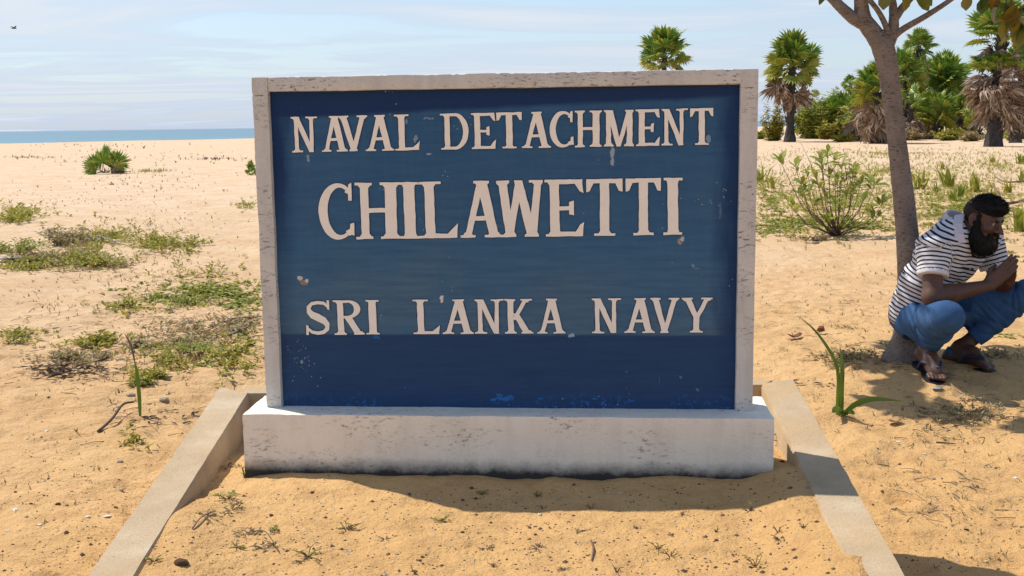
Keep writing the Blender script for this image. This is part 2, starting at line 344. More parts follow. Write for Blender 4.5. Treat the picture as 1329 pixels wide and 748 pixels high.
WEEDD = leafmat('dark_sprout_leaf', [(0, (0.147, 0.137, 0.040)), (.5, (0.231, 0.182, 0.059)), (1, (0.336, 0.218, 0.079))], .7, .15)
BLADE = leafmat('palm_seedling_blade', [(0, (0.101, 0.180, 0.024)), (1, (0.162, 0.252, 0.035))], .4, .3)

# ------------------------------------------------------------------ ground and sea
def axis(lo, hi, step, growth, far_lo, far_hi):
    a = list(np.arange(lo, hi + 1e-6, step)); s = step
    while a[-1] < far_hi: s *= growth; a.append(a[-1] + s)
    s = step; f = []
    x = lo
    while x > far_lo: s *= growth; x -= s; f.append(x)
    return np.array(f[::-1] + a)
gx = axis(-3.3, 4.3, .022, 1.09, -3000, 6000); gy = axis(1.5, 8.6, .02, 1.05, -400, 9000)
GX, GY = np.meshgrid(gx, gy); GZ = hz(GX, GY)
nx, ny = len(gx), len(gy)
gv = np.stack([GX.ravel(), GY.ravel(), GZ.ravel()], -1)
ii = (np.arange(ny - 1)[:, None] * nx + np.arange(nx - 1)[None, :]).ravel()
gf = np.stack([ii, ii + 1, ii + nx + 1, ii + nx], -1)
def np_mesh(name, v, f, mat, smooth=True):
    me = bpy.data.meshes.new(name); k = f.shape[1]
    me.vertices.add(len(v)); me.vertices.foreach_set('co', np.ascontiguousarray(v, np.float32).ravel())
    me.loops.add(f.size); me.loops.foreach_set('vertex_index', np.ascontiguousarray(f, np.int32).ravel())
    me.polygons.add(len(f)); me.polygons.foreach_set('loop_start', np.arange(0, f.size, k, dtype=np.int32)); me.polygons.foreach_set('loop_total', np.full(len(f), k, np.int32))
    if smooth: me.polygons.foreach_set('use_smooth', np.ones(len(f), bool))
    me.update(calc_edges=True); me.validate()
    if mat: me.materials.append(mat)
    return me
import bisect
gxl, gyl = gx.tolist(), gy.tolist()
def hz1(x, y):
    i = min(max(bisect.bisect_right(gxl, x) - 1, 0), nx - 2); j = min(max(bisect.bisect_right(gyl, y) - 1, 0), ny - 2)
    u = (x - gxl[i]) / (gxl[i + 1] - gxl[i]); v = (y - gyl[j]) / (gyl[j + 1] - gyl[j])
    return float((GZ[j, i] * (1 - u) + GZ[j, i + 1] * u) * (1 - v) + (GZ[j + 1, i] * (1 - u) + GZ[j + 1, i + 1] * u) * v)
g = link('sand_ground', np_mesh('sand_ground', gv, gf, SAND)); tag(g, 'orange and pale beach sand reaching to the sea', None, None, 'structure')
sm = MB(); S = 30000
sm.add([(-S, -S, -1.0), (S, -S, -1.0), (S, S, -1.0), (-S, S, -1.0)], [(0, 1, 2, 3)])
so = sm.build('sea', SEA); tag(so, 'flat turquoise sea along the horizon', None, None, 'structure')

# ------------------------------------------------------------------ rough-cast blocks
def rough_block(dim, step=.018, amp=.002, rad=.006, seed=0, chips=0, skip=()):
    """subdivided box centred in x,y, base at z=0; rounded, dented edges"""
    from mathutils import noise as mn
    W_, D_, H_ = dim; bm = bmesh.new()
    def grid(n):
        nx_ = max(2, int(round(dim[(n + 1) % 3] / step))); ny_ = max(2, int(round(dim[(n + 2) % 3] / step))); return nx_, ny_
    vm = {}
    def vert(p):
        k = tuple(round(c, 5) for c in p)
        if k not in vm: vm[k] = bm.verts.new(p)
        return vm[k]
    for ax in range(3):
        n1, n2 = grid(ax)
        for sgn in (-1, 1):
            if (ax, sgn) in skip: continue
            for i in range(n1):
                for j in range(n2):
                    q = []
                    for a, b in ((i, j), (i + 1, j), (i + 1, j + 1), (i, j + 1)):
                        p = [0, 0, 0]; p[ax] = sgn * dim[ax] / 2; p[(ax + 1) % 3] = (a / n1 - .5) * dim[(ax + 1) % 3]; p[(ax + 2) % 3] = (b / n2 - .5) * dim[(ax + 2) % 3]
                        q.append(vert(p))
                    bm.faces.new(q if sgn > 0 else q[::-1])
    hd = [d / 2 for d in dim]
    for v in bm.verts:
        p = v.co.copy(); c = Vector([max(-hd[i] + rad, min(hd[i] - rad, p[i])) for i in range(3)])
        d = p - c
        if d.length > 1e-9: p = c + d.normalized() * rad
        q = Vector((p.x * 9 + seed * 3.7, p.y * 9 + 1.3 * seed, p.z * 9)); e = sum(1 for i in range(3) if abs(abs(v.co[i]) - hd[i]) < 1e-6)
        off = Vector((mn.noise(q), mn.noise(q + Vector((31, 7, 3))), mn.noise(q + Vector((5, 53, 11)))))
        p += off * amp * (1.0 if e < 2 else 1.6)
        if e >= 2:
            cq = mn.noise(Vector((p.x * 70 + seed, p.y * 70, p.z * 70 + 9)))
            if cq > .25: p -= (p - p * .995) * 0; p += (c - p) * min(.8, (cq - .25) * 2.0 + chips)
        v.co = p + Vector((0, 0, H_ / 2))
    bmesh.ops.recalc_face_normals(bm, faces=bm.faces)
    return bm
def bm_obj(name, bm, mat, parent=None, loc=None, smooth=True):
    me = bpy.data.meshes.new(name); bm.to_mesh(me); bm.free(); me.materials.append(mat)
    if smooth: me.polygons.foreach_set('use_smooth', [True] * len(me.polygons)); me.set_sharp_from_angle(angle=R(38))
    return link(name, me, parent, loc)

# ------------------------------------------------------------------ the sign
SX, SY, YAW = -.028, 3.592, -.086
SW, SH, PH, PW, PF, PB = 1.6125, 1.092, .195, 1.725, .088, .215
TH, PWL, PWR, TB, INS = .112, .053, .056, .047, .022
sign = empty('name_sign', (SX, SY, BEDZ), YAW)
tag(sign, 'blue painted concrete name sign with white frame and cream lettering on white plinth', 'sign')
bm_obj('plinth', rough_block((PW, PF + PB, PH + .11), .014, .0016, .004, 1), PLINTHP, sign, (0, (PB - PF) / 2, -.11))
bm_obj('post', rough_block((PWL, TH, SH + .004),   .011, .0013, .004, 2), FRAMEP, sign, (-SW / 2 + PWL / 2, TH / 2, PH - .004))
bm_obj('post', rough_block((PWR, TH, SH + .004),   .011, .0013, .004, 3), FRAMEP, sign, (SW / 2 - PWR / 2, TH / 2, PH - .004))
bm_obj('top_beam', rough_block((SW - PWL - PWR + .004, TH - .002, TB),   .011, .0013, .004, 4, .1), FRAMEP, sign, ((PWL - PWR) / 2, TH / 2, PH + SH - TB))
IWD = SW - PWL - PWR; IHT = SH - TB
Rz = Matrix.Rotation(YAW, 4, 'Z'); SM = Matrix.Translation((SX, SY, BEDZ)) @ Rz; SMI = SM.inverted()
PFACE = INS - .0015
def on_panel(px, py):
    o = SMI @ Vector((0, 0, CAMH)); d = SMI.to_3x3() @ ray(px, py); t = (PFACE - o.y) / d.y; p = o + d * t
    return p.x, p.z
PLX, PLZ = (PWL - PWR) / 2, PH - .004
MARKS = []
for px, py, rx, rz, colr, am in [(389, 361, 4, 3, (.62, .56, .48), .95), (394, 367, 5, 3.5, (.34, .22, .14), .9), (398, 364, 3, 2, (.65, .6, .52), .9), (795, 203, 2.2, 13, (.42, .46, .50), .75), (573, 388, 3.2, 4.5, (.72, .66, .58), .95), (905, 349, 4, 1.2, (.30, .38, .44), .45), (899, 345, 2, 2, (.35, .42, .48), .45), (653, 518, 9, 2.6, (.02, .16, .48), .85), (640, 519, 5, 2, (.02, .2, .55), .8), (663, 515, 5, 3, (.02, .15, .45), .7), (648, 513, 4, 2, (.03, .18, .5), .7), (489, 438, 5, 3, (.02, .14, .46), .8), (487, 433, 3, 3, (.03, .15, .45), .6), (742, 436, 4, 3, (.35, .5, .66), .8), (527, 158, 2, 4, (.35, .42, .46), .6), (539, 180, 2.5, 5, (.35, .42, .46), .6), (557, 199, 4, 1, (.5, .5, .48), .7), (555, 154, 8, 1.2, (.3, .38, .45), .6), (882, 313, 3, 4, (.45, .3, .2), .8), (886, 310, 2, 3, (.6, .55, .5), .8), (935, 275, 1.5, 10, (.20, .28, .36), .35), (400, 205, 2, 5, (.4, .46, .5), .6), (392, 470, 2, 2, (.4, .46, .5), .6), (884, 490, 1.5, 3, (.25, .32, .42), .4), (905, 505, 2, 2, (.25, .32, .42), .4), (920, 180, 3, 6, (.35, .42, .46), .6), (702, 517, 4, 1.5, (.02, .14, .45), .7), (771, 518, 4, 1.5, (.02, .16, .48), .6), (820, 520, 3, 1.5, (.02, .16, .48), .6)]:
    mx_, mz_ = on_panel(px, py); MARKS.append((mx_ - PLX, mz_ - PLZ, rx / 403., rz / 403., colr, am))
panel = bm_obj('panel', rough_block((IWD + .01, TH - INS - .02, IHT + .012), .03, .0006, .001, 5), mat_panel(IWD, IHT, MARKS, (on_panel(650, 434.5)[1] - PLZ) / IHT), sign, ((PWL - PWR) / 2, INS + (TH - INS - .02) / 2, PH - .004))
# glyphs: polygons in a unit box (x right, y up)
def q4(x0, x1, x2, x3, y0=0.0, y1=1.0): return [(x0, y0), (x1, y0), (x2, y1), (x3, y1)]      # bottom x0..x1, top x3..x2
SF = .045
def ser(xa, xb, y, ia, ib):   # slab serif with brackets running into a stem ia..ib
    sg = 1 if y < .5 else -1; e = SF * sg
    return [[(xa, y), (xb, y), (xb, y + e), (xa, y + e)], [(max(xa, ia - .05), y + e), (min(xb, ib + .05), y + e), (ib, y + e * 2.1), (ia, y + e * 2.1)]]
def band(pts_o, pts_i): return [[pts_o[i], pts_o[i + 1], pts_i[i + 1], pts_i[i]] for i in range(len(pts_o) - 1)]
def arc(cx, cy, rx, ry, a0, a1, n=14): return [(cx + rx * math.cos(R(a0 + (a1 - a0) * i / n)), cy + ry * math.sin(R(a0 + (a1 - a0) * i / n))) for i in range(n + 1)]
def glyph(ch):
    P = []
    if ch == 'N':
        P += [q4(.12, .27, .25, .10), q4(.68, .83, .83, .70), q4(.66, .84, .30, .10)] + ser(0, .42, 0, .12, .27) + ser(.0, .26, 1, .10, .24) + ser(.56, 1, 1, .70, .83)
    elif ch == 'A':
        P += [q4(.10, .25, .58, .42), q4(.70, .92, .64, .40), [(.27, .30), (.75, .30), (.72, .38), (.30, .38)]] + ser(0, .36, 0, .11, .25) + ser(.58, 1, 0, .71, .91) + ser(.33, .70, 1, .42, .63)
    elif ch == 'V':
        P += [q4(.42, .60, .28, .07), q4(.42, .58, .93, .76)] + ser(0, .36, 1, .09, .27) + ser(.64, 1, 1, .77, .92) + ser(.36, .64, 0, .42, .59)
    elif ch == 'L':
        P += [q4(.18, .42, .40, .16), [(.18, 0), (.97, 0), (.97, .07), (.18, .09)], [(.72, .07), (.97, .07), (1.0, .26), (.90, .19)]] + ser(0, .58, 1, .16, .40) + ser(.02, .5, 0, .18, .42)
    elif ch == 'D':
        P += [q4(.16, .34, .33, .15)] + band([(.3, 1), (.55, 1)] + arc(.55, .5, .45, .5, 90, -90) + [(.3, 0)], [(.3, .92), (.52, .92)] + arc(.52, .5, .28, .42, 90, -90) + [(.3, .08)]) + ser(0, .40, 1, .15, .33) + ser(.02, .40, 0, .16, .34)
    elif ch == 'E':
        P += [q4(.14, .38, .36, .12), [(.14, 0), (.97, 0), (.97, .075), (.14, .085)], [(.12, 1), (.95, 1), (.95, .925), (.12, .915)], [(.3, .46), (.66, .46), (.66, .53), (.3, .53)], [(.62, .39), (.74, .37), (.74, .63), (.62, .60)], [(.78, .075), (.97, .075), (1.0, .25), (.90, .20)], [(.76, .925), (.95, .925), (.98, .76), (.88, .79)]] + ser(0, .44, 1, .12, .36) + ser(.02, .45, 0, .14, .38)
    elif ch == 'T':
        P += [q4(.38, .64, .63, .37), [(0, 1), (1, 1), (1, .925), (0, .925)], [(0, .925), (.20, .925), (.10, .79), (0, .77)], [(1, .925), (.80, .925), (.90, .79), (1, .77)]] + ser(.22, .80, 0, .38, .64)
    elif ch == 'C':
        P += band(arc(.54, .5, .54, .5, 48, 180, 14) + arc(.54, .5, .54, .5, 180, 308, 14)[1:], arc(.60, .5, .35, .42, 55, 180, 14) + arc(.60, .5, .35, .42, 180, 300, 14)[1:])
        P += [[(.83, .69), (.93, .69), (.94, 1.0), (.85, .97)], [(.74, .84), (.90, .78), (.92, .90), (.86, .93)], [(.87, .28), (.97, .30), (.98, .07), (.84, .09)], [(.74, .15), (.90, .20), (.96, .10), (.84, .06)]]
    elif ch == 'H':
        P += [q4(.12, .30, .30, .11), q4(.66, .92, .92, .67), [(.25, .47), (.75, .47), (.75, .55), (.25, .55)]] + ser(0, .38, 0, .12, .30) + ser(0, .38, 1, .11, .30) + ser(.56, 1, 0, .66, .92) + ser(.56, 1, 1, .67, .92)
    elif ch == 'M':
        P += [q4(.07, .25, .20, .07), q4(.76, .96, .96, .79), q4(.42, .58, .30, .08), q4(.42, .56, .94, .78)] + ser(0, .32, 0, .07, .25) + ser(0, .30, 1, .08, .28) + ser(.68, 1, 0, .76, .96) + ser(.72, 1, 1, .79, .96)
    elif ch == 'I':
        P += [q4(.24, .80, .76, .20)] + ser(0, 1, 0, .24, .80) + ser(0, 1, 1, .20, .76)
    elif ch == 'W':
        P += [q4(.20, .38, .22, .04), q4(.20, .36, .56, .42), q4(.66, .86, .56, .38), q4(.68, .86, .97, .82)] + ser(0, .28, 1, .05, .22) + ser(.70, 1, 1, .82, .96) + ser(.12, .42, 0, .20, .38) + ser(.60, .90, 0, .67, .86)
    elif ch == 'S':
        ctl = [(.86, .83), (.72, .915), (.50, .945), (.28, .91), (.16, .80), (.17, .68), (.28, .58), (.50, .50), (.72, .41), (.84, .30), (.83, .17), (.70, .075), (.48, .05), (.26, .085), (.11, .17)]
        tw = [.045, .048, .05, .055, .075, .095, .11, .115, .11, .095, .075, .058, .05, .048, .045]
        po, pi = [], []
        for k, (x, y) in enumerate(ctl):
            a = ctl[max(0, k - 1)]; b = ctl[min(len(ctl) - 1, k + 1)]; tx, ty = b[0] - a[0], b[1] - a[1]; l = math.hypot(tx, ty); nx_, ny_ = -ty / l, tx / l
            po.append((x + nx_ * tw[k] * 1.05, y + ny_ * tw[k] * .95)); pi.append((x - nx_ * tw[k] * 1.05, y - ny_ * tw[k] * .95))
        P += band(po, pi) + [[(.84, 1), (.94, 1), (.94, .72), (.85, .75)], [(.04, 0), (.13, 0), (.14, .26), (.05, .28)]]
    elif ch == 'R':
        P += [q4(.14, .34, .32, .12), q4(.70, .93, .60, .36, 0, .50)] + band([(.3, 1), (.48, 1)] + arc(.48, .74, .40, .26, 90, -90) + [(.3, .48)], [(.3, .92), (.46, .92)] + arc(.46, .74, .22, .19, 90, -90) + [(.3, .55)]) + ser(0, .36, 1, .12, .32) + ser(.03, .42, 0, .14, .34) + ser(.66, 1.0, 0, .72, .92)
    elif ch == 'K':
        P += [q4(.13, .33, .31, .11), q4(.27, .42, .82, .66, .40, 1), q4(.66, .92, .50, .30, 0, .58)] + ser(0, .38, 1, .11, .31) + ser(.02, .42, 0, .13, .33) + ser(.56, .96, 1, .68, .82) + ser(.58, 1, 0, .68, .91)
    elif ch == 'Y':
        P += [q4(.38, .58, .58, .40, 0, .48), q4(.40, .58, .28, .07, .42, 1), q4(.42, .58, .92, .76, .42, 1)] + ser(0, .36, 1, .08, .27) + ser(.64, 1, 1, .77, .91) + ser(.28, .70, 0, .38, .58)
    return P
LINES = [
 ('NAVALDETACHMENT', [(379.4, 413.3), (418, 451.5), (440, 478), (475, 511.7), (512.5, 545), (572, 608.7), (612, 644), (644.8, 677.5), (677.5, 715), (713.4, 745.4), (746, 781), (784, 822.4), (825, 856.6), (858.5, 892.4), (895.4, 925.3)], lambda x: (152 - .0215 * (x - 380), 198 - .0185 * (x - 380))),
 ('CHILAWETTI', [(415, 461.7), (462.8, 520.5), (519.7, 545.6), (544, 595), (598, 652), (644.8, 705.3), (707.5, 758.3), (761, 808), (812, 857.4), (861, 885)], lambda x: (238.3 - .0160 * (x - 415), 311.3 - .0140 * (x - 415))),
 ('SRILANKANAVY', [(396.6, 431), (433.7, 473.6), (475.8, 492.8), (536.5, 571), (575, 615), (616.6, 654), (654.8, 692.5), (697.3, 734), (768.3, 806), (810.4, 849.7), (843.5, 881.3), (884.6, 923.8)], lambda x: (390.3 - .0075 * (x - 397), 434.6 - .0055 * (x - 397)))]
pl = Vector(panel.location)
def inside_out(poly):   # counter-clockwise order
    a = sum(poly[i][0] * poly[(i + 1) % len(poly)][1] - poly[(i + 1) % len(poly)][0] * poly[i][1] for i in range(len(poly)))
    return poly if a > 0 else poly[::-1]
for li, (txt, boxes, yf) in enumerate(LINES):
    for ch, (xa, xb) in zip(txt, boxes):
        xm = (xa + xb) / 2; yt, yb = yf(xm); (x0, z0), (x1, z1) = on_panel(xa, yb), on_panel(xb, yb); _, zt = on_panel(xm, yt)
        zb = (z0 + z1) / 2; wd, ht = x1 - x0, zt - zb; m = MB(); edging = MB(); tl = (yf(xb)[1] - yf(xa)[1]) * 0
        sl = (on_panel(xb, yf(xb)[1])[1] - on_panel(xa, yf(xa)[1])[1]) / wd
        for k, poly in enumerate(glyph(ch)):
            poly = inside_out(poly); out = []
            for i in range(len(poly)):
                (ax, ay), (bx_, by_) = poly[i], poly[(i + 1) % len(poly)]
                L = math.hypot((bx_ - ax) * wd, (by_ - ay) * ht); n = max(1, int(L / .012))
                for j in range(n):
                    t = j / n; X = x0 + wd * (ax + (bx_ - ax) * t); Z = zb + ht * (ay + (by_ - ay) * t); Z += (X - (x0 + x1) / 2) * sl
                    jx = .0009 * float(vnoise(np.array([X * 55]), np.array([Z * 55]), 5)[0]) * 2; jz = .0009 * float(vnoise(np.array([X * 55]), np.array([Z * 55]), 6)[0]) * 2
                    out.append((X + jx, Z + jz))
            y = PFACE - .0012 - .00012 * k; cx = sum(p[0] for p in out) / len(out); cz = sum(p[1] for p in out) / len(out); n = len(out)
            # proud face and a tiny rim
            fr = [(p[0] - pl.x, y - pl.y, p[1] - pl.z) for p in out]; bk = [(p[0] - pl.x, PFACE + .0005 - pl.y, p[1] - pl.z) for p in out]
            m.add(fr + bk, [tuple(range(n))] + [(i, n + i, n + (i + 1) % n, (i + 1) % n) for i in range(n)])
            eo = []
            for i, p in enumerate(out):
                a = out[i - 1]; c_ = out[(i + 1) % n]; tx, tz = c_[0] - a[0], c_[1] - a[1]; l = math.hypot(tx, tz) or 1
                e = .0021 + .0010 * math.sin(p[0] * 210 + p[1] * 160); eo.append((p[0] + tz / l * e - pl.x, PFACE - .0003 - .00002 * k - .000001 * (li * 7) - pl.y, p[1] - tx / l * e - pl.z))
            edging.add(eo, [tuple(range(n))])
        m.build('letter', LETTERP, panel); edging.build('letter_edging', EDGEP, panel)

# ------------------------------------------------------------------ kerb of the raised bed
kerb = empty('concrete_kerb', (0, 4.43, BEDZ)); tag(kerb, 'sand coloured concrete kerb edging the raised sand bed round the sign', 'kerb')
def kerb_piece(of, inf, inn, on, zf, zn, seed, n=70, m_=5):
    bm = bmesh.new(); from mathutils import noise as mn
    rows = []
    for i in range(n + 1):
        t = i / n; a = of.lerp(on, t); b = inf.lerp(inn, t); zt = zf + (zn - zf) * t; row = []
        prof = [(0, -.36), (0, -.012), (.05, 0)] + [(k / m_, 0) for k in range(1, m_)] + [(.95, 0), (1, -.012), (1, -.36)]
        for u, dz in prof:
            p = Vector((a.x + (b.x - a.x) * u, a.y + (b.y - a.y) * u, zt + dz)); q = p * 11 + Vector((seed, 0, 0))
            if dz > -.3: p += Vector((mn.noise(q), mn.noise(q + Vector((9, 9, 9))), mn.noise(q + Vector((19, 3, 1))))) * (.003 if dz < 0 else .0016)
            if dz < 0 and dz > -.3: p.z -= max(0, mn.noise(q * 2.3)) * .008
            row.append(bm.verts.new(p - Vector(kerb.location)))
        rows.append(row)
    for i in range(n):
        for k in range(len(rows[0]) - 1): bm.faces.new((rows[i][k], rows[i][k + 1], rows[i + 1][k + 1], rows[i + 1][k]))
    bm.faces.new(rows[0][::-1]); bm.faces.new(rows[-1]); bmesh.ops.recalc_face_normals(bm, faces=bm.faces)
    bm_obj('kerb_segment', bm, CONC, kerb)
kerb_piece(KL_of, KL_if - Vector((0, -.005)), KL_in, KL_on, .300, .238, 1)
kerb_piece(KR_of, KR_if, KR_in, KR_on, .302, .232, 2)
a1 = Vector((lerpx(KL_of, KL_on, 4.475) + .10, 4.478)); a2 = Vector((KL_if.x - .02, 4.375)); b1 = Vector((KR_of.x - .09, 4.487)); b2 = Vector((KR_if.x + .004, 4.398))
kerb_piece(Vector((-1.10, 4.476)), Vector((-1.08, 4.372)), b2, b1, .2975, .2985, 3)

# ------------------------------------------------------------------ palms
def frame_q(d, roll=0.0, upv=Vector((0, 0, 1))):
    """rotation taking local +Y to d, local +Z roughly up"""
    d = Vector(d).normalized(); x = d.cross(upv)
    if x.length < 1e-3: x = Vector((1, 0, 0))
    x.normalize(); z = x.cross(d); m = Matrix((x, d, z)).transposed().to_4x4()
    return (m @ Matrix.Rotation(roll, 4, 'Y')).to_quaternion()
def fan_mesh(name, mat, pm, n=20, spread=150, lp=1.0, rr=.8, droop=.25, cup=.25, seed=0, ragged=.1, fold=1.0):
    q = random.Random(seed); m = MB(); c = Vector((0, lp, -.04 * lp))
    for i in range(n):
        a = R(-spread + 2 * spread * (i + .5) / n + q.uniform(-3, 3)); da = R(spread / n) * 1.2
        L = rr * (1 - .28 * (abs(a) / R(180)) ** 1.5) * (1 + q.uniform(-ragged, ragged)); k = q.uniform(.58, .70)
        def P(ang, r, h):
            x = math.sin(ang) * r * fold; y = math.cos(ang) * r
            return c + Vector((x, y, h + cup * r * abs(math.sin(ang)) * .8 - droop * (r / rr) ** 2 * rr))
        pts = [c, P(a - da, L * k, -.03 * rr), P(a, L * k, .045 * rr), P(a + da, L * k, -.03 * rr), P(a - da * .35, L * .82, -.02 * rr), P(a + da * .35, L * .82, -.02 * rr), P(a + q.uniform(-.05, .05), L, -.05 * rr - q.uniform(0, .12) * droop)]
        m.add(pts, [(0, 1, 2), (0, 2, 3), (1, 4, 2), (2, 5, 3), (2, 4, 6, 5)])
    nb = len(m.f); m.tube([(0, 0, 0), (0, lp * .5, .03 * lp), c], [.035 * lp, .022 * lp, .014 * lp], 4)
    me = m.mesh(name, mat); me.materials.append(pm)
    for p in me.polygons[nb:]: p.material_index = 1
    return me
FG = [fan_mesh('green_fan', FANG, PET, 20, 150, 1.0, .85, .10 + .12 * k, .25, k) for k in range(3)]
FY = [fan_mesh('yellow_green_fan', FANY, PET, 20, 145, .9, .8, .25, .2, 10 + k) for k in range(2)]
FD = [fan_mesh('dead_fan', FAND, PETD, 16, 120, .95, .85, .55 + .2 * k, .5, 20 + k, .25, .55) for k in range(3)]
def frond(parent, me, loc, d, roll, sc, name='frond'):
    o = link(name, me, parent, loc); o.rotation_mode = 'QUATERNION'; o.rotation_quaternion = frame_q(d, roll); o.scale = (sc,) * 3; return o
def palm(base, H, cr, label, name='palmyra_palm', ng=26, nd=14, tr=.28, neck=None, skirt=1.0, lean=(0, 0), fy=.25, group=None, seed=0, emin=-25, low=None):
    q = random.Random(seed); t = empty(name, base); tag(t, label, 'palm tree', group)
    top = Vector((lean[0], lean[1], H))
    if tr:
        m = MB(); n = 14; pts = []; rad = []
        for i in range(n + 1):
            s = i / n; pts.append(Vector((lean[0] * s * s, lean[1] * s * s, H * s - .1))); rad.append(tr * (1.55 - .55 * min(1, s * 7) if s < .15 else 1 - .25 * s) * q.uniform(.92, 1.08))
        m.tube(pts, rad, 10, True, .22); m.build('trunk', PALMB, t, False)
        b = MB()
        for i in range(int(H * 16)):
            s = q.uniform(.12, 1); a = q.uniform(0, 6.28); p = Vector((lean[0] * s * s, lean[1] * s * s, H * s)); d = Vector((math.cos(a), math.sin(a), .9)); r = tr * (1 - .25 * s)
            b.tube([p + Vector((d.x * r * .8, d.y * r * .8, -.05)), p + Vector((d.x * (r + .10), d.y * (r + .10), .13))], [.06, .03], 4)
        b.build('leaf_base_stubs', PALMB, t)['kind'] = 'stuff'
    for i in range(ng):
        f = (i + .5) / ng; el = R(emin + (88 - emin) * f ** .8); a = i * 2.39996 + q.uniform(-.3, .3)
        d = Vector((math.cos(a) * math.cos(el), math.sin(a) * math.cos(el), math.sin(el)))
        me = q.choice(FY) if f < fy else q.choice(FG)
        frond(t, me, top + Vector((0, 0, -.25 + .3 * f)), d, q.uniform(-1.1, 1.1), cr / 1.85 * q.uniform(.78, 1.1))
    for i in range(nd):
        f = q.random(); a = i * 2.39996 + q.uniform(-.4, .4); el = R(-28 - 50 * f)
        d = Vector((math.cos(a) * math.cos(el), math.sin(a) * math.cos(el), math.sin(el)))
        frond(t, q.choice(FD), top + Vector((0, 0, -.3 - skirt * f)), d, q.uniform(-1.5, 1.5), cr / 1.8 * q.uniform(.6, 1.05), 'dead_frond')
    return t
def palm_px(bx, by, topx, topy, crpx, label, **k):
    """base at a ground point; the heart of the crown at the given height"""
    b = G(bx, by, 0); b.z = hz1(b.x, b.y); T = AT(topx, topy, b.y); pm = FPX / b.y
    return palm(b, T.z - b.z, crpx / pm, label, lean=(T.x - b.x, 0), **k)
palm_px(1025, 184, 1028, 86, 46, 'palmyra palm with full round green crown rising alone beside the shrubs', ng=40, nd=20, tr=.30, seed=1, skirt=1.0, fy=.45, emin=-35)
palm_px(862, 181, 862, 74, 42, 'palm whose green crown shows above the top edge of the blue sign', ng=30, nd=6, tr=.26, seed=2, emin=-30)
palm_px(1190, 179, 1192, 62, 26, 'slim dark palmyra palm standing tallest behind the foreground tree trunk', ng=30, nd=14, tr=.26, seed=3, fy=.0, emin=-60, skirt=1.6)
palm_px(1290, 192, 1301, 42, 50, 'large palmyra palm with huge skirt of brown dead fronds and flared black trunk', ng=26, nd=12, tr=.33, seed=4, skirt=.2, emin=-15, fy=.1)
_p = [o for o in bpy.data.objects if o.get('label', '').startswith('large palmyra')][0]
_q = random.Random(44)
for i in range(105):   # the thick thatch of hanging dead fronds below its neck
    f = (i + .5) / 105; a = i * 2.39996; el = R(18 - 95 * f + _q.uniform(-14, 14)); H0 = 2.0 + 1.3 * _q.random()
    frond(_p, _q.choice(FD), Vector((.12 - .2 * _q.random(), 0, H0)), Vector((math.cos(a) * math.cos(el), math.sin(a) * math.cos(el), math.sin(el))), _q.uniform(-1.6, 1.6), .84 * _q.uniform(.65, 1.15), 'dead_frond')
for i in range(16):
    a = i * 2.39996; frond(_p, _q.choice(FG), Vector((-.1, .1, 3.3)), Vector((math.cos(a) * .8, math.sin(a) * .8, .35 + .5 * _q.random())), _q.uniform(-.4, .4), .8)
palm_px(1147, 186, 1138, 120, 44, 'bushy palm with brown skirt just behind the foreground tree trunk', ng=34, nd=44, tr=.34, seed=5, skirt=1.3, emin=-20, fy=.35)
palm_px(1117, 183, 1114, 148, 32, 'short young palm with thick black stump trunk and yellow green fans', ng=22, nd=22, tr=.32, seed=6, skirt=.5, fy=.5)
palm_px(1046, 179, 1047, 118, 20, 'palm of drooping brown fronds behind the lone round palm', ng=3, nd=30, tr=.22, seed=7, skirt=1.2)
palm_px(1104, 173, 1104, 107, 12, 'far small round palm silhouetted against the sky over the shrubs', ng=26, nd=8, tr=.2, seed=8, fy=0, emin=-70)
palm_px(1172, 181, 1172, 100, 38, 'leafy green palm half hidden by the foreground tree trunk', ng=30, nd=26, tr=.3, seed=9, skirt=2.2, fy=.2)
palm_px(1218, 178, 1220, 114, 44, 'broad bright green trunkless palm clump with fans fanned upward', ng=44, nd=14, tr=.3, seed=10, emin=-30, fy=.1, skirt=.8)
palm_px(1216, 181, 1216, 156, 40, 'low yellow green young palm at the foot of the palm grove', ng=30, nd=16, tr=.2, seed=11, emin=-5, fy=.35, skirt=.2)
palm_px(1271, 181, 1271, 158, 30, 'small young palm beside the flared black palm trunk', ng=20, nd=8, tr=.15, seed=12, emin=0, fy=.4, skirt=.2)
palm_px(1232, 175, 1228, 100, 34, 'dark green palm crown farthest back in the grove', ng=34, nd=10, tr=.3, seed=13, fy=0)
palm_px(1322, 182, 1326, 95, 48, 'brown skirted palm right behind the flared black palm trunk', ng=16, nd=60, tr=.3, seed=14, skirt=2.0)
palm_px(1180, 182, 1182, 140, 32, 'withered palm mostly of brown fronds near the dark thicket', ng=6, nd=34, tr=.25, seed=15, skirt=1.0)
palm_px(1318, 186, 1321, 130, 22, 'short palm with dark leaning stem under the brown skirted palm', ng=8, nd=34, tr=.28, seed=16, skirt=1.2)
for _k, (_bx, _ty, _cr, _lab) in enumerate([(1065, 160, 30, 'low fan palm clump among the light green shrubs'), (1092, 150, 32, 'yellow green fan palm clump left of the stump palm'), (1160, 158, 30, 'trunkless fan palm close behind the foreground trunk'), (1196, 150, 34, 'green fan palm clump beside the withered palm'), (1246, 150, 34, 'fan palm clump between the low young palm and the brown skirt'), (1300, 158, 30, 'fan palm clump behind the flared black trunk'), (1046, 165, 22, 'small fan palm at the foot of the brown palm')]):
    palm_px(_bx, 179.5, _bx, _ty, _cr, _lab, name='fan_palm_clump', ng=30, nd=12, tr=.16, seed=60 + _k, emin=-15, fy=.4, skirt=.3)
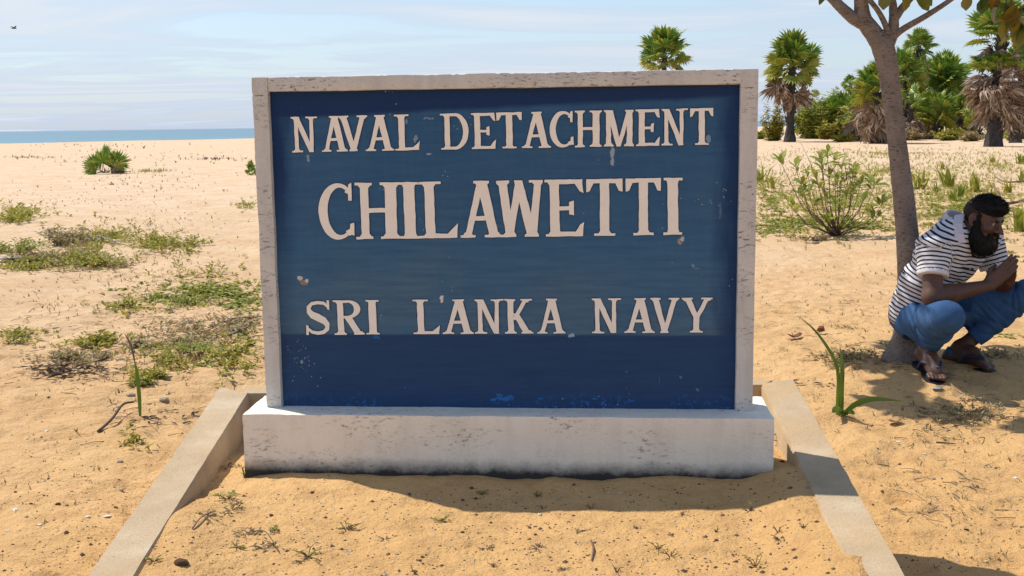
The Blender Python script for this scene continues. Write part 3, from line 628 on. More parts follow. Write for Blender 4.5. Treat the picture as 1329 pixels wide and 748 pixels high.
FYG = [fan_mesh('young_fan', FANG, PET, 18, 95, .5, .62, .06, .15, 40 + k) for k in range(3)]; FYY = fan_mesh('young_yellow_fan', FANY, PET, 16, 95, .5, .55, .2, .15, 44); FYD = fan_mesh('young_dead_fan', FAND, PETD, 14, 90, .5, .5, .5, .4, 45, .25, .6)
yb = G(137, 224, 0); yb.z = hz1(yb.x, yb.y); yp = empty('young_fan_palm', yb); tag(yp, 'lone young fan palm on the open beach before the sea', 'palm tree'); _q = random.Random(3)
for dx, dz, sc, kd in [(-.95, .30, .85, 0), (-.72, .70, .9, 0), (-.30, .85, .8, 0), (0, 1, 1.0, 0), (.10, .9, .95, 0), (.35, .9, .75, 0), (.72, .68, .9, 0), (.85, .5, .8, 2), (.55, .33, .7, 1), (-.5, .38, .75, 1), (-.75, .12, .6, 2), (.95, .06, .75, 2), (.4, .06, .6, 2), (-.3, .15, .6, 2), (.2, .6, .7, 0), (-.45, .6, .8, 0)]:
    dy = _q.uniform(-.45, .35); frond(yp, (_q.choice(FYG), FYY, FYD)[kd], Vector((_q.uniform(-.12, .12), 0, .04)), (dx, dy, dz), 0, sc * _q.uniform(.7, 1.05), 'frond' if kd < 2 else 'dead_frond').rotation_quaternion = frame_q((dx, dy, dz), _q.uniform(-1.1, 1.1), Vector((0, -.9, .45)))
palm_px(325, 226, 326, 222, 14, 'small fan palm peeping out behind the left edge of the sign', name='young_fan_palm', ng=12, nd=4, tr=.0, seed=18, emin=5, skirt=.05)

# ------------------------------------------------------------------ shrubs
def leaf_quads(m, p, d, L, wd, q, curl=.15):
    d = Vector(d).normalized(); s = d.cross(Vector((q.uniform(-.4, .4), q.uniform(-.4, .4), 1))).normalized(); n = s.cross(d)
    a = p + d * L * .5 - n * curl * L * .2; b = p + d * L - n * curl * L
    m.add([p, a + s * wd * .5 + n * wd * .15, b, a - s * wd * .5 + n * wd * .15], [(0, 1, 2), (0, 2, 3)])
def leafy_shrub(base, rx, ry, h, nl, L, mat, label, name='leafy_shrub', group=None, seed=0, stems=9, cat='shrub', stemmat=None, wr=.4):
    q = random.Random(seed); t = empty(name, base); tag(t, label, cat, group); st = MB(); lf = MB(); tips = []
    for i in range(stems):
        a = q.uniform(0, 6.28); k = math.sqrt(q.random()); e = Vector((math.cos(a) * rx * k, math.sin(a) * ry * k, h * math.sqrt(max(.08, 1 - k * k * .85)) * q.uniform(.6, 1.0)))
        mid = e * .5 + Vector((q.uniform(-.1, .1) * rx, q.uniform(-.1, .1) * ry, -.08 * h)); s0 = Vector((e.x * .25, e.y * .25, -.02))
        st.tube([s0, mid, e], [.012 * h + .002, .008 * h + .0015, .003 * h + .001], 4); tips.append((s0, mid, e))
    for i in range(nl):
        s0, mid, e = q.choice(tips); s = q.uniform(.25, 1.05); p = (s0.lerp(mid, s * 2) if s < .5 else mid.lerp(e, (s - .5) * 2)) + Vector((q.gauss(0, .1) * rx, q.gauss(0, .1) * ry, q.gauss(0, .07) * h))
        p.z = max(.01, p.z); a = q.uniform(0, 6.28); leaf_quads(lf, p, (math.cos(a), math.sin(a), q.uniform(-.2, 1.1)), L * q.uniform(.6, 1.2), L * wr * q.uniform(.8, 1.2), q)
    st.build('stems', stemmat or STEMW, t); f = lf.build('foliage', mat, t); f['kind'] = 'stuff'
    return t
# belt of shrubs under the palms
for k, (px, py, wpx, hpx, mat, lab) in enumerate([
    (1003, 183, 13, 44, WEED1, 'pale loose shrub at the left foot of the lone round palm'),
    (1052, 180, 26, 46, LEAFB, 'dense light green shrub between the lone palm and the brown palm'),
    (1082, 179, 26, 52, LEAFB, 'tall yellow green shrub in the gap left of the bushy palm'),
    (1072, 181, 12, 20, WEED1, 'low yellowish shrub in front of the light green thicket'),
    (1100, 180, 16, 26, WEED2, 'fresh green bush hugging the short stump palm'),
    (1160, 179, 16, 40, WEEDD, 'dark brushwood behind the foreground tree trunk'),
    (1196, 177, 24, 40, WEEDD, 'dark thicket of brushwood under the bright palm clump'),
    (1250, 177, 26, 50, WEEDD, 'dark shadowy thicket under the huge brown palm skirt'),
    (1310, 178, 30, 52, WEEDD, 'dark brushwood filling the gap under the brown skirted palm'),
    (1240, 176, 16, 70, LEAFB, 'tall leafy bush behind the bright palm clump'),
    (1180, 176, 18, 64, LEAFB, 'tall green bush behind the withered palm'),
    (1135, 185, 12, 12, WEED2, 'low green bush in front of the short stump palm'),
    (1235, 183, 24, 13, WEED1, 'low yellow green bush at the front edge of the grove'),
    (1180, 183, 18, 12, WEED3, 'dry grey brush pile at the front of the dark thicket'),
    (1262, 184, 14, 10, WEED3, 'dry grey brush by the small young palm'),
    (1095, 184, 14, 9, WEED1, 'flat yellowish bush left of the stump palm'),
    (1320, 184, 16, 14, WEED2, 'low green bush beside the flared black trunk'),
    (986, 181, 5, 8, WEED2, 'tiny green tuft on sand right beside the sign post')]):
    b = G(px, py, 0); b.z = hz1(b.x, b.y); pm = FPX / b.y
    leafy_shrub(b, wpx / pm * 1.15, wpx / pm, hpx / pm * 1.2, int(400 + 2.4 * wpx * hpx), 5.5 / pm, mat, lab, seed=100 + k, stems=14)
# far distant tree line beyond the grove
for k, (px, py, wpx, hpx) in enumerate([(1078, 168, 12, 38), (1066, 167, 8, 34), (1150, 167, 14, 40)]):
    b = G(px, py, 0); b.z = 0; pm = FPX / b.y
    leafy_shrub(b, wpx / pm, wpx / pm, hpx / pm, 500, 4.5 / pm, WEED2, ['distant rounded tree over the light green thicket', 'distant small tree by the brown palm', 'distant tree behind the foreground trunk'][k], 'distant_tree', seed=140 + k, cat='tree')

# bush of leaf rosettes beside the foreground tree
def obovate(name, mat, L, wd, nseg=4, cup=.2, curl=.25):
    m = MB(); vs = []; fs = []
    for i in range(nseg + 1):
        t = i / nseg; ww = wd * .5 * (math.sin(math.pi * min(1, t ** 1.55)) ** .62 if 0 < t < 1 else (.06 if t == 0 else .10)); y = L * t; z = -curl * L * t * t
        vs += [(-ww, y, z + cup * ww), (0, y, z), (ww, y, z + cup * ww)]
    for i in range(nseg):
        a = i * 3; fs += [(a, a + 1, a + 4, a + 3), (a + 1, a + 2, a + 5, a + 4)]
    m.add(vs, fs); return m.mesh(name, mat, True)
BL = [obovate('shrub_leaf', LEAFB, .10, .042, 3, .3, .2 * k) for k in (0, 1)]
bb = PG(1085, 306); pm = FPX / bb.y
bush = empty('rosette_bush', bb); tag(bush, 'open branching bush with light green leaf rosettes on the sand beside the tree', 'bush')
q = random.Random(5); bst = MB(); cnt = 0
tipspx = [(1012, 208, 0), (1032, 216, .2), (1066, 204, .1), (1074, 199, -.2), (1083, 205, .3), (1093, 212, -.2), (1108, 219, 0), (1111, 224, .2), (1046, 222, -.2), (1023, 264, -.3), (1028, 272, -.1), (1040, 240, .2), (1058, 226, .3), (1062, 238, -.3), (1076, 224, .1), (1086, 232, -.3), (1098, 230, .2), (1118, 236, .2), (1133, 232, 0), (1136, 240, -.2), (1148, 262, -.1), (1132, 272, -.3), (1100, 250, -.35), (1072, 254, .3), (1056, 262, -.3), (1084, 262, -.35), (1096, 270, .3), (1074, 286, -.2), (1098, 292, -.2), (1120, 262, .3), (1036, 252, .1), (1140, 282, .1), (1066, 214, .25), (1090, 242, .1), (1110, 242, -.3), (1048, 246, -.2), (1108, 296, .1), (1078, 296, -.3)]
for tx, ty, dy in tipspx:
    T = AT(tx, ty, bb.y + dy * .9) - bb; s0 = Vector((q.uniform(-.06, .06), q.uniform(-.05, .05), -.01)); mid = Vector((T.x * .62, T.y * .6, T.z * .38)) + Vector((q.uniform(-.03, .03), 0, 0))
    bst.tube([s0, mid * .55 + Vector((0, 0, T.z * .02)), mid, T], [.009, .007, .005, .003], 5)
    for j in range(8):
        if cnt >= 296: break
        a = j * 2.4 + q.uniform(-.3, .3); el = q.uniform(.15, 1.2); d = Vector((math.cos(a) * math.cos(el), math.sin(a) * math.cos(el), math.sin(el)))
        o = frond(bush, q.choice(BL), T - Vector((T.x, T.y, T.z)).normalized() * .035 * (j // 3), d, q.uniform(-.5, .5), q.uniform(1.0, 1.6), 'leaf'); cnt += 1
bst.build('stems', STEMW, bush, True)
dry = MB()
for tx, ty, bx_, by_ in [(1038, 183, 1062, 240), (1062, 195, 1070, 240), (1100, 196, 1104, 250), (1092, 200, 1100, 240)]:
    dry.tube([AT(bx_, by_, bb.y) - bb, (AT(bx_, by_, bb.y) * .5 + AT(tx, ty, bb.y) * .5) - bb + Vector((.01, 0, .01)), AT(tx, ty, bb.y + .1) - bb], [.005, .004, .002], 4)
dry.build('bare_twigs', DRYW, bush, True)['kind'] = 'stuff'

# ------------------------------------------------------------------ foreground tree
tb = PG(1172, 466); TD = tb.y
tree = empty('almond_tree', tb); tag(tree, 'slim leaning tree with forked limbs and large oval leaves shading the squatting man', 'tree')
def T_(px, py, dy=0): return AT(px, py, TD + dy) - tb
def smooth_path(pts, rad, n=6):
    P = []; Q = []
    for i in range(len(pts) - 1):
        p0 = pts[max(0, i - 1)]; p1 = pts[i]; p2 = pts[i + 1]; p3 = pts[min(len(pts) - 1, i + 2)]
        for k in range(n):
            t = k / n; P.append(.5 * ((2 * p1) + (p2 - p0) * t + (2 * p0 - 5 * p1 + 4 * p2 - p3) * t * t + (3 * p1 - p0 - 3 * p2 + p3) * t ** 3)); Q.append(rad[i] + (rad[i + 1] - rad[i]) * t)
    return P + [pts[-1]], Q + [rad[-1]]
pxm = FPX / TD
def limb(pts, radpx, n=14, nm='limb', parent=None):
    P, Q = smooth_path(pts, [r / pxm for r in radpx], 8); m = MB(); m.tube(P, Q, n, True, .05); return m.build(nm, TREEB, parent or tree, True), P
limb([T_(1169, 480), T_(1171, 462), T_(1176, 440), T_(1180, 400), T_(1179, 330), T_(1173, 260), T_(1166, 200), T_(1160, 150), T_(1154, 100), T_(1147, 66), T_(1136, 44)], [32, 24, 18, 15.5, 14.5, 13.5, 12, 11.3, 12.5, 14, 11], 18, 'trunk')
rootm = MB()
for a, b in (((1168, 448), (1146, 473)), ((1178, 450), (1198, 476)), ((1165, 452), (1158, 479)), ((1182, 446), (1204, 468))):
    rootm.tube([T_(*a), T_((a[0] * .4 + b[0] * .6), (a[1] * .3 + b[1] * .7)) + Vector((0, -.02, 0)), T_(*b) + Vector((0, -.03, 0)), T_(*b) + Vector((0, -.06, -.07))], [.05, .034, .024, .014], 7, True, .15)
rootm.build('root_flare', TREEB, tree, True)['kind'] = 'stuff'
limbs = []
limbs.append(limb([T_(1146, 64), T_(1134, 44), T_(1121, 26), T_(1118, 8), T_(1117, -10), T_(1112, -60, .3), T_(1095, -120, .6)], [12, 11.5, 10.5, 9, 8.5, 7, 4])[1])
limbs.append(limb([T_(1122, 32), T_(1108, 24), T_(1094, 12), T_(1081, -1), T_(1062, -22), T_(1020, -60, .3), T_(960, -100, .6), T_(900, -130, .9)], [8, 8, 7, 6.3, 6, 5.5, 4.5, 3])[1])
limbs.append(limb([T_(1151, 60), T_(1158, 44), T_(1160, 26), T_(1159, 8), T_(1159, -10), T_(1175, -70, .2), T_(1205, -140, .5)], [9, 7.5, 6.3, 5, 4.6, 4, 2.5])[1])
limbs.append(limb([T_(1161, 26), T_(1169, 13), T_(1181, -2), T_(1215, -50, .4), T_(1260, -100, .8)], [5, 5, 4.8, 4, 3])[1])
limbs.append(limb([T_(1153, 44, -.02), T_(1148, 30, -.03), T_(1140, 15, -.05), T_(1130, 2, -.08), T_(1080, -60, .1), T_(1010, -140, .3)], [4, 3.6, 3.3, 3.2, 3, 2])[1])
limbs.append(limb([T_(1160, 48), T_(1172, 38, -.03), T_(1203, 20, -.06), T_(1235, -1, -.1), T_(1300, -50, -.2), T_(1380, -90, -.3)], [4.5, 4.2, 3.6, 3, 2.6, 2])[1])
TL = [obovate('tree_leaf', LEAFT, .19, .125, 5, .25, c) for c in (.05, .3)]
TLY = obovate('tree_leaf', LEAFY, .175, .115, 5, .25, .2)
# rosettes of big leaves: crown above the picture, its clusters and gaps shaped for light on the man
q = random.Random(11); tw = MB(); crownv = []
LIT = [(AT(1230, 400, 5.18), .13), (AT(1208, 405, 5.33), .11), (AT(1185, 410, 5.5), .09), (AT(1166, 385, 5.62), .05), (AT(1212, 474, 5.35), .03)]
SHADE = [AT(*t) for t in ((1275, 270, 5.45), (1262, 255, 5.5), (1285, 300, 5.42), (1285, 330, 5.5), (1250, 310, 5.5), (1235, 330, 5.45), (1215, 330, 5.42), (1205, 355, 5.4), (1240, 380, 5.38), (1275, 372, 5.38), (1300, 360, 5.4), (1320, 372, 5.55), (1300, 395, 5.6), (1275, 410, 5.65), (1320, 390, 5.5), (1225, 350, 5.45), (1208, 380, 5.36), (1260, 420, 5.7), (1260, 465, 5.6), (1245, 450, 5.65), (1205, 445, 5.4), (1225, 425, 5.3), (1262, 290, 5.5), (1195, 340, 5.5))]
def shades_lit(pw):
    for c, r in LIT:
        d = pw - c; t = d.dot(SUNV)
        if t > 0 and (d - SUNV * t).length < r + .09: return True
    return False
ends = [p for L in limbs for p in L[len(L) * 2 // 3:]]
def leaf_into(v, f, me, p, d, roll, sc):
    Mx = Matrix.Translation(p) @ frame_q(d, roll).to_matrix().to_4x4() @ Matrix.Scale(sc, 4); b = len(v)
    v.extend([tuple(Mx @ x.co) for x in me.vertices]); f.extend([tuple(i + b for i in pl_.vertices) for pl_ in me.polygons])
cv, cf = [], []; ncl = 0
while ncl < 215:
    u = Vector((q.gauss(0, 1), q.gauss(0, 1), q.gauss(0, 1))).normalized() * q.random() ** .4
    pw = Vector((1.75 + u.x * 1.55, 6.35 + u.y * 1.05, 2.95 + u.z * .65))
    if ncl >= 155: pw = SHADE[ncl % len(SHADE)]; pw = pw + SUNV * ((q.uniform(2.45, 3.0) - pw.z) / SUNV.z) + Vector((q.uniform(-.1, .1), q.uniform(-.1, .1), 0))  # extra out-of-view clusters, added to throw shade on the man
    if pw.z < 2.38: continue
    p = pw - tb; e = min(ends, key=lambda s: (s - p).length); tw.tube([e, e.lerp(p, .5) + Vector((q.uniform(-.08, .08), 0, -.04)), p], [.012, .009, .006], 4)
    for j in range(9):
        a = j * 2.4 + q.uniform(-.3, .3); el = q.uniform(-.5, .7); d = Vector((math.cos(a) * math.cos(el), math.sin(a) * math.cos(el), math.sin(el)))
        if shades_lit(tb + p + d * .11): continue  # leaf left out so the sun reaches the chosen lit spots
        leaf_into(cv, cf, TL[j % 2], p, d, q.uniform(-.4, .4), q.uniform(.8, 1.25))
    ncl += 1
tw.build('twigs', TREEB, tree)['kind'] = 'stuff'
me = bpy.data.meshes.new('crown'); me.from_pydata(cv, [], cf); me.materials.append(LEAFT); co = link('crown', me, tree); co['kind'] = 'stuff'
# the leaves hanging into the picture, one by one
for px, py, dx, dz, sc, yl in [(1084, -14, -.9, -.35, .75, 0), (1080, -8, -.95, -.1, .7, 0), (1152, -12, -.3, -.8, .55, 1), (1172, -14, .2, -1, .6, 1), (1184, -14, .6, -.8, .7, 0), (1190, -14, .9, -.6, .6, 0), (1258, -8, -.3, -.7, .5, 1), (1270, -10, .3, -.8, .6, 0),
                                (1312, 22, -.9, -.1, .62, 1), (1312, 22, -.5, -.8, .7, 0), (1316, 20, .2, -1, .7, 1), (1310, 20, -.7, .5, .6, 0), (1318, 18, .6, -.7, .75, 1), (1318, 16, .9, .2, .8, 0), (1300, 8, -.8, .2, .7, 1), (1306, 6, -.2, .9, .6, 0), (1322, 4, .4, .6, .7, 1), (1314, 22, -.15, -.5, .55, 1), (1328, 10, -.6, -.5, .8, 1), (1326, 30, .1, -.9, .75, 0), (1322, 24, -.8, .4, .7, 1), (1300, -4, -.4, -.7, .7, 0), (1312, 0, -.1, -.9, .8, 1), (1326, -4, .3, -.9, .8, 0), (1330, 34, -.5, -.8, .7, 1), (1284, -8, -.5, -.6, .6, 0)]:
    p = T_(px, py, -.12); o = frond(tree, TLY if yl else q.choice(TL), p, (dx, q.uniform(-.5, .1), dz), q.uniform(-1.2, 1.2), sc, 'leaf')
tw2 = MB(); tw2.tube([limbs[5][-10], T_(1345, 4, -.12), T_(1310, 21, -.12)], [.012, .010, .007], 5); tw2.build('hanging_twig', TREEB, tree, True)

# ------------------------------------------------------------------ squatting man (signed-distance body, meshed by surface nets)
class Field:
    def __init__(s, lo, hi, h):
        s.lo = np.array(lo, np.float32); s.h = h; s.n = [int(math.ceil((b - a) / h)) + 1 for a, b in zip(lo, hi)]
        s.F = np.full(s.n, 9.0, np.float32); s.A = None
    def win(s, lo, hi, pad):
        i0 = [max(0, int((lo[k] - pad - s.lo[k]) / s.h)) for k in range(3)]; i1 = [min(s.n[k], int((hi[k] + pad - s.lo[k]) / s.h) + 2) for k in range(3)]
        if any(a >= b for a, b in zip(i0, i1)): return None
        sl = tuple(slice(a, b) for a, b in zip(i0, i1))
        ax = [(s.lo[k] + s.h * np.arange(i0[k], i1[k])).astype(np.float32) for k in range(3)]
        return sl, np.meshgrid(*ax, indexing='ij', sparse=True)
    def put(s, sl, d, k, sub=False):
        f = s.F[sl]
        if sub:
            d = -d; hh = np.maximum(k - np.abs(f - d), 0) / max(k, 1e-6); s.F[sl] = np.maximum(f, d) + hh * hh * k * .25
        else:
            hh = np.maximum(k - np.abs(f - d), 0) / max(k, 1e-6); s.F[sl] = np.minimum(f, d) - hh * hh * k * .25
    def cone(s, a, b, ra, rb, k=.02, sub=False):
        a = np.array(a, np.float32); b = np.array(b, np.float32); r = max(ra, rb)
        w_ = s.win(np.minimum(a, b) - r, np.maximum(a, b) + r, k + 3 * s.h)
        if w_ is None: return
        sl, (X, Y, Z) = w_; d = b - a; L2 = float(d @ d) + 1e-12
        t = np.clip(((X - a[0]) * d[0] + (Y - a[1]) * d[1] + (Z - a[2]) * d[2]) / L2, 0, 1)
        D = np.sqrt((X - a[0] - d[0] * t) ** 2 + (Y - a[1] - d[1] * t) ** 2 + (Z - a[2] - d[2] * t) ** 2) - (ra + (rb - ra) * t)
        s.put(sl, D, k, sub)
    def ell(s, c, ax, rad, k=.02, sub=False):
        c = np.array(c, np.float32); r = max(rad); w_ = s.win(c - r, c + r, k + 3 * s.h)
        if w_ is None: return
        sl, (X, Y, Z) = w_; X = X - c[0]; Y = Y - c[1]; Z = Z - c[2]
        q0 = 0; q1 = 0
        for a, rr in zip(ax, rad):
            p = X * a[0] + Y * a[1] + Z * a[2]; q0 = q0 + (p / rr) ** 2; q1 = q1 + (p / rr ** 2) ** 2
        k0 = np.sqrt(q0); k1 = np.sqrt(q1) + 1e-6; s.put(sl, (k0 * (k0 - 1) / k1).astype(np.float32), k, sub)
    def plane_cut(s, p, n, R_=None):
        """keep the side the normal points away from; R_ limits the cut to a ball round p"""
        p = np.array(p); n = np.array(n) / np.linalg.norm(n); R0 = R_ or 3
        w_ = s.win(p - R0, p + R0, 0); sl, (X, Y, Z) = w_
        d = (X - p[0]) * n[0] + (Y - p[1]) * n[1] + (Z - p[2]) * n[2]
        if R_:
            m = ((X - p[0]) ** 2 + (Y - p[1]) ** 2 + (Z - p[2]) ** 2) < R_ * R_
            s.F[sl] = np.where(m, np.maximum(s.F[sl], d), s.F[sl])
        else: s.F[sl] = np.maximum(s.F[sl], d)
    def displace(s, fn):
        ax = [s.lo[k] + s.h * np.arange(s.n[k]) for k in range(3)]; X, Y, Z = np.meshgrid(*[a.astype(np.float32) for a in ax], indexing='ij', sparse=True); s.F += fn(X, Y, Z).astype(np.float32)
    def nets(s):
        F = s.F; S = F < 0; n = F.shape
        cnt = np.zeros((n[0] - 1, n[1] - 1, n[2] - 1), np.int8)
        for i in (0, 1):
            for j in (0, 1):
                for k in (0, 1): cnt += S[i:n[0] - 1 + i, j:n[1] - 1 + j, k:n[2] - 1 + k]
        act = (cnt > 0) & (cnt < 8); idx = np.argwhere(act); vid = np.full(act.shape, -1, np.int32); vid[act] = np.arange(len(idx))
        acc = np.zeros((len(idx), 3)); w_ = np.zeros(len(idx))
        cs = [(0, 0, 0), (1, 0, 0), (0, 1, 0), (1, 1, 0), (0, 0, 1), (1, 0, 1), (0, 1, 1), (1, 1, 1)]
        cvv = [F[idx[:, 0] + c[0], idx[:, 1] + c[1], idx[:, 2] + c[2]] for c in cs]
        for a in range(8):
            for b in range(a + 1, 8):
                if sum(abs(cs[a][t] - cs[b][t]) for t in range(3)) != 1: continue
                m = (cvv[a] < 0) != (cvv[b] < 0); t = np.where(m, cvv[a] / np.where(m, cvv[a] - cvv[b], 1), 0)
                for ax in range(3): acc[:, ax] += np.where(m, cs[a][ax] + (cs[b][ax] - cs[a][ax]) * t, 0)
                w_ += m
        V = (idx + acc / w_[:, None]) * s.h + s.lo; Q = []
        for ax in range(3):
            sa = [slice(1, -1)] * 3; sb = [slice(1, -1)] * 3; sa[ax] = slice(0, n[ax] - 1); sb[ax] = slice(1, n[ax])
            A = S[tuple(sa)]; B = S[tuple(sb)]; e = np.argwhere(A != B)
            if not len(e): continue
            off = np.array([1, 1, 1]); off[ax] = 0; e = e + off; flip = A[tuple((e - off).T)]
            u, v = [(1, 2), (2, 0), (0, 1)][ax]; q_ = []
            for du, dv in ((0, 0), (-1, 0), (-1, -1), (0, -1)):
                c = e.copy(); c[:, u] += du; c[:, v] += dv; q_.append(vid[c[:, 0], c[:, 1], c[:, 2]])
            q_ = np.stack(q_, -1); q_[~flip] = q_[~flip][:, ::-1]; Q.append(q_)
        return V, np.concatenate(Q)
MX = lambda px, py, d: np.array(AT(px, py, d))
nrm = lambda v: np.array(v) / np.linalg.norm(v)
gz = lambda p: hz1(p[0], p[1])
# joints
pelvis = MX(1198, 412, 5.66); hipR = MX(1193, 416, 5.57); hipL = MX(1222, 410, 5.80)
kneeR = MX(1229, 412, 5.22); ankR = MX(1204, 452, 5.50)
kneeL = MX(1330, 384, 5.58); ankL = MX(1247, 452, 5.68)
toeR = MX(1213, 476, 5.33); heelR = MX(1196, 460, 5.56); toeL = MX(1277, 480, 5.50); heelL = MX(1233, 462, 5.70)
for p in (toeR, toeL): p[2] = gz(p) + .035
spine = [MX(1193, 404, 5.66), MX(1207, 368, 5.64), MX(1230, 335, 5.60), MX(1244, 306, 5.57)]
shR = MX(1213, 322, 5.45); shL = MX(1280, 313, 5.72); elR = MX(1209, 386, 5.36); elL = MX(1300, 374, 5.66); wrR = MX(1282, 371, 5.40); wrL = MX(1309, 366, 5.52)
neck0 = MX(1247, 300, 5.57); headc = MX(1275, 285, 5.49)
lat = nrm(shL - shR)
HS = .95                       # head size
hf = nrm([.60, -.76, -.28]); hup = nrm(np.array([.10, -.06, 1.0]) - hf * (np.array([.10, -.06, 1.0]) @ hf)); hl = np.cross(hup, hf)   # forward, up, left
def HP(x, y, z): return headc + (hl * x + hf * y + hup * z) * HS
HAX = (hl, hf, hup)
lo = (1.62, 4.95, .0); hi = (2.95, 6.10, 1.25)
body = Field(lo, hi, .0042)
# torso core, neck
for a, b in zip(spine[:-1], spine[1:]):
    for sg in (-1, 1): body.cone(a + lat * .06 * sg, b + lat * .07 * sg, .085, .085, .04)
body.cone(neck0, HP(0, -.03, -.06), .058, .055, .03); body.cone(shR, shL, .06, .06, .05)
# head
body.ell(HP(0, -.012, .035), HAX, (.073 * HS, .094 * HS, .082 * HS), .02)
body.ell(HP(0, .030, -.030), HAX, (.060 * HS, .058 * HS, .078 * HS), .03)
body.cone(HP(-.03, .05, -.085), HP(.03, .05, -.085), .028, .028, .03)
body.cone(HP(-.036, .076, .022), HP(.036, .076, .022), .014, .014, .018)          # brow
body.cone(HP(0, .088, .012), HP(0, .112, -.028), .009, .015, .012); body.ell(HP(-.014, .098, -.031), HAX, (.011, .012, .009), .008); body.ell(HP(.014, .098, -.031), HAX, (.011, .012, .009), .008)
for sg in (-1, 1):
    body.ell(HP(.033 * sg, .094, .002), HAX, (.016, .013, .0075), .008, True)        # eye socket
    body.ell(HP(.045 * sg, .066, -.022), HAX, (.024, .022, .020), .02)               # cheek
    body.ell(HP(.076 * sg, -.008, -.008), (hl, nrm(hf * .9 + hup * .2), hup), (.011, .024, .036), .006)   # ear
    body.ell(HP(.086 * sg, .000, -.004), (hl, hf, hup), (.008, .011, .020), .006, True)
body.cone(HP(-.02, .089, -.056), HP(.02, .089, -.056), .008, .008, .008); body.cone(HP(-.018, .088, -.068), HP(.018, .088, -.068), .009, .009, .008)
# arms
for sh, el, wr in ((shR, elR, wrR), (shL, elL, wrL)):
    body.cone(sh, el, .054, .043, .02); m_ = el * .68 + wr * .32; body.cone(el, m_, .044, .045, .02); body.cone(m_, wr, .045, .028, .02)
# hands: clasped, fingers interlaced
def hand(wr, kn, palm_n, side, curl):
    """wr wrist, kn centre of the knuckles, palm_n normal out of the palm, side towards the little finger"""
    d = nrm(kn - wr)
    for t in (-.026, -.009, .009, .026): body.cone(wr + d * .012 + np.array(side) * t * .75, kn + np.array(side) * t, .015, .0125, .012)
    for i, t in enumerate((-.028, -.0095, .0095, .027)):
        Ls = (.040, .045, .042, .033)[i]; p = kn + np.array(side) * t; dd = d
        for j in range(3):
            c_ = curl * (.5 + .5 * j) ; dd = nrm(dd * math.cos(c_) + np.array(palm_n) * math.sin(c_)); e_ = p + dd * Ls * (1, .72, .55)[j]; body.cone(p, e_, .0098 - .0008 * j, .0090 - .0008 * j, .003); p = e_
    b0 = wr + d * .028 - np.array(side) * .026; b1 = b0 + nrm(d * .6 - np.array(side) * .55 + np.array(palm_n) * .5) * .042; b2 = b1 + nrm(d * .8 + np.array(palm_n) * .55 + np.array(side) * .1) * .032
    body.cone(b0, b1, .015, .0115, .010); body.cone(b1, b2, .0112, .009, .003)
knR = MX(1303, 353, 5.39); knL = MX(1313, 352, 5.47)
hand(wrR, knR, nrm([.45, .65, .30]), nrm([.55, -.25, -.75]), .50)
hand(wrL, knL, nrm([-.55, -.75, .2]), nrm([.50, .05, -.80]), .55)
# shins, feet
for kn, an, hh, to, s_ in ((kneeR, ankR, heelR, toeR, 1), (kneeL, ankL, heelL, toeL, -1)):
    body.cone(kn, an, .048, .036, .02); body.cone(an, hh, .036, .034, .025); mid = an * .45 + to * .55 + np.array([0, 0, .012])
    fd = nrm(np.array([to[0] - hh[0], to[1] - hh[1], 0])); sd_ = np.array([fd[1], -fd[0], 0]) * s_
    body.cone(hh, to - fd * .02, .031, .024, .03); body.cone(an, mid, .036, .030, .03); body.cone(mid, to - sd_ * .012, .030, .022, .03)
    for i in range(5):
        o_ = (-.034 + .016 * i); L_ = (.052, .050, .044, .038, .030)[i]; r_ = (.0135, .0105, .0100, .0095, .0090)[i]
        a_ = to + sd_ * o_ - np.array([0, 0, .006]); body.cone(a_, a_ + fd * L_ + np.array([0, 0, -.010]), r_, r_ * .95, .004)
V, Q = body.nets()
SKIN = NB('brown_skin', .5, .4); _v = SKIN.coord('Object'); SKIN.done(SKIN.mix(SKIN.ramp(SKIN.noise(_v, 14, 5), [(.3, 0), (.7, .6)]), (.115, .055, .034), (.078, .036, .023)), SKIN.bump(SKIN.noise(_v, 260, 3), .15, .002)); SKIN = SKIN.m
man = empty('person', (float(pelvis[0]), float(pelvis[1]), gz(pelvis)))
tag(man, 'squatting bearded man in striped polo shirt, blue jeans and flip flops beside the tree', 'person')
ml = np.array(man.location)
def man_part(name, V, Q, mat, smooth=True):
    return link(name, np_mesh(name, V - ml, Q, mat, smooth), man)
man_part('body', V, Q, SKIN)
# shirt
def folds(a, b, f, amp, seed):
    """soft creases running across the direction a->b"""
    a = np.array(a); d = nrm(np.array(b) - a)
    def fn(X, Y, Z):
        t = (X - a[0]) * d[0] + (Y - a[1]) * d[1] + (Z - a[2]) * d[2]
        return amp * np.sin(t * f + 2.2 * np.sin(X * 19 + seed) + 1.7 * np.sin(Y * 23 + Z * 15 + seed * 2)) * (.4 + .6 * np.sin(X * 8 + Y * 6 + Z * 11 + seed) ** 2)
    return fn
sh_ = Field((1.62, 5.15, .25), (2.75, 6.05, 1.2), .006)
R_t = [.112, .106, .112, .092]
for i in range(3):
    a, b = spine[i], spine[i + 1]
    for sg in (-1, 1): sh_.cone(a + lat * .062 * sg, b + lat * (.062, .075, .075)[i] * sg, R_t[i], R_t[i + 1], .05)
sh_.cone(spine[0] + np.array([-.015, .02, 0]), spine[1] + np.array([-.02, .03, 0]), .118, .108, .04)
sh_.cone(shR, shL, .080, .080, .06); sh_.cone(neck0, spine[3], .075, .09, .03)
slR = shR * .42 + elR * .58; slL = shL * .42 + elL * .58
for a, b in ((shR, slR), (shL, slL)): sh_.cone(a, b + (b - a) * .3, .078, .072, .04)
sh_.displace(folds(spine[0], spine[2], 75, .0045, 1)); sh_.displace(folds(shR, spine[1], 55, .003, 4))
for b, a in ((slR, shR), (slL, shL)): sh_.plane_cut(b, b - a, .11)
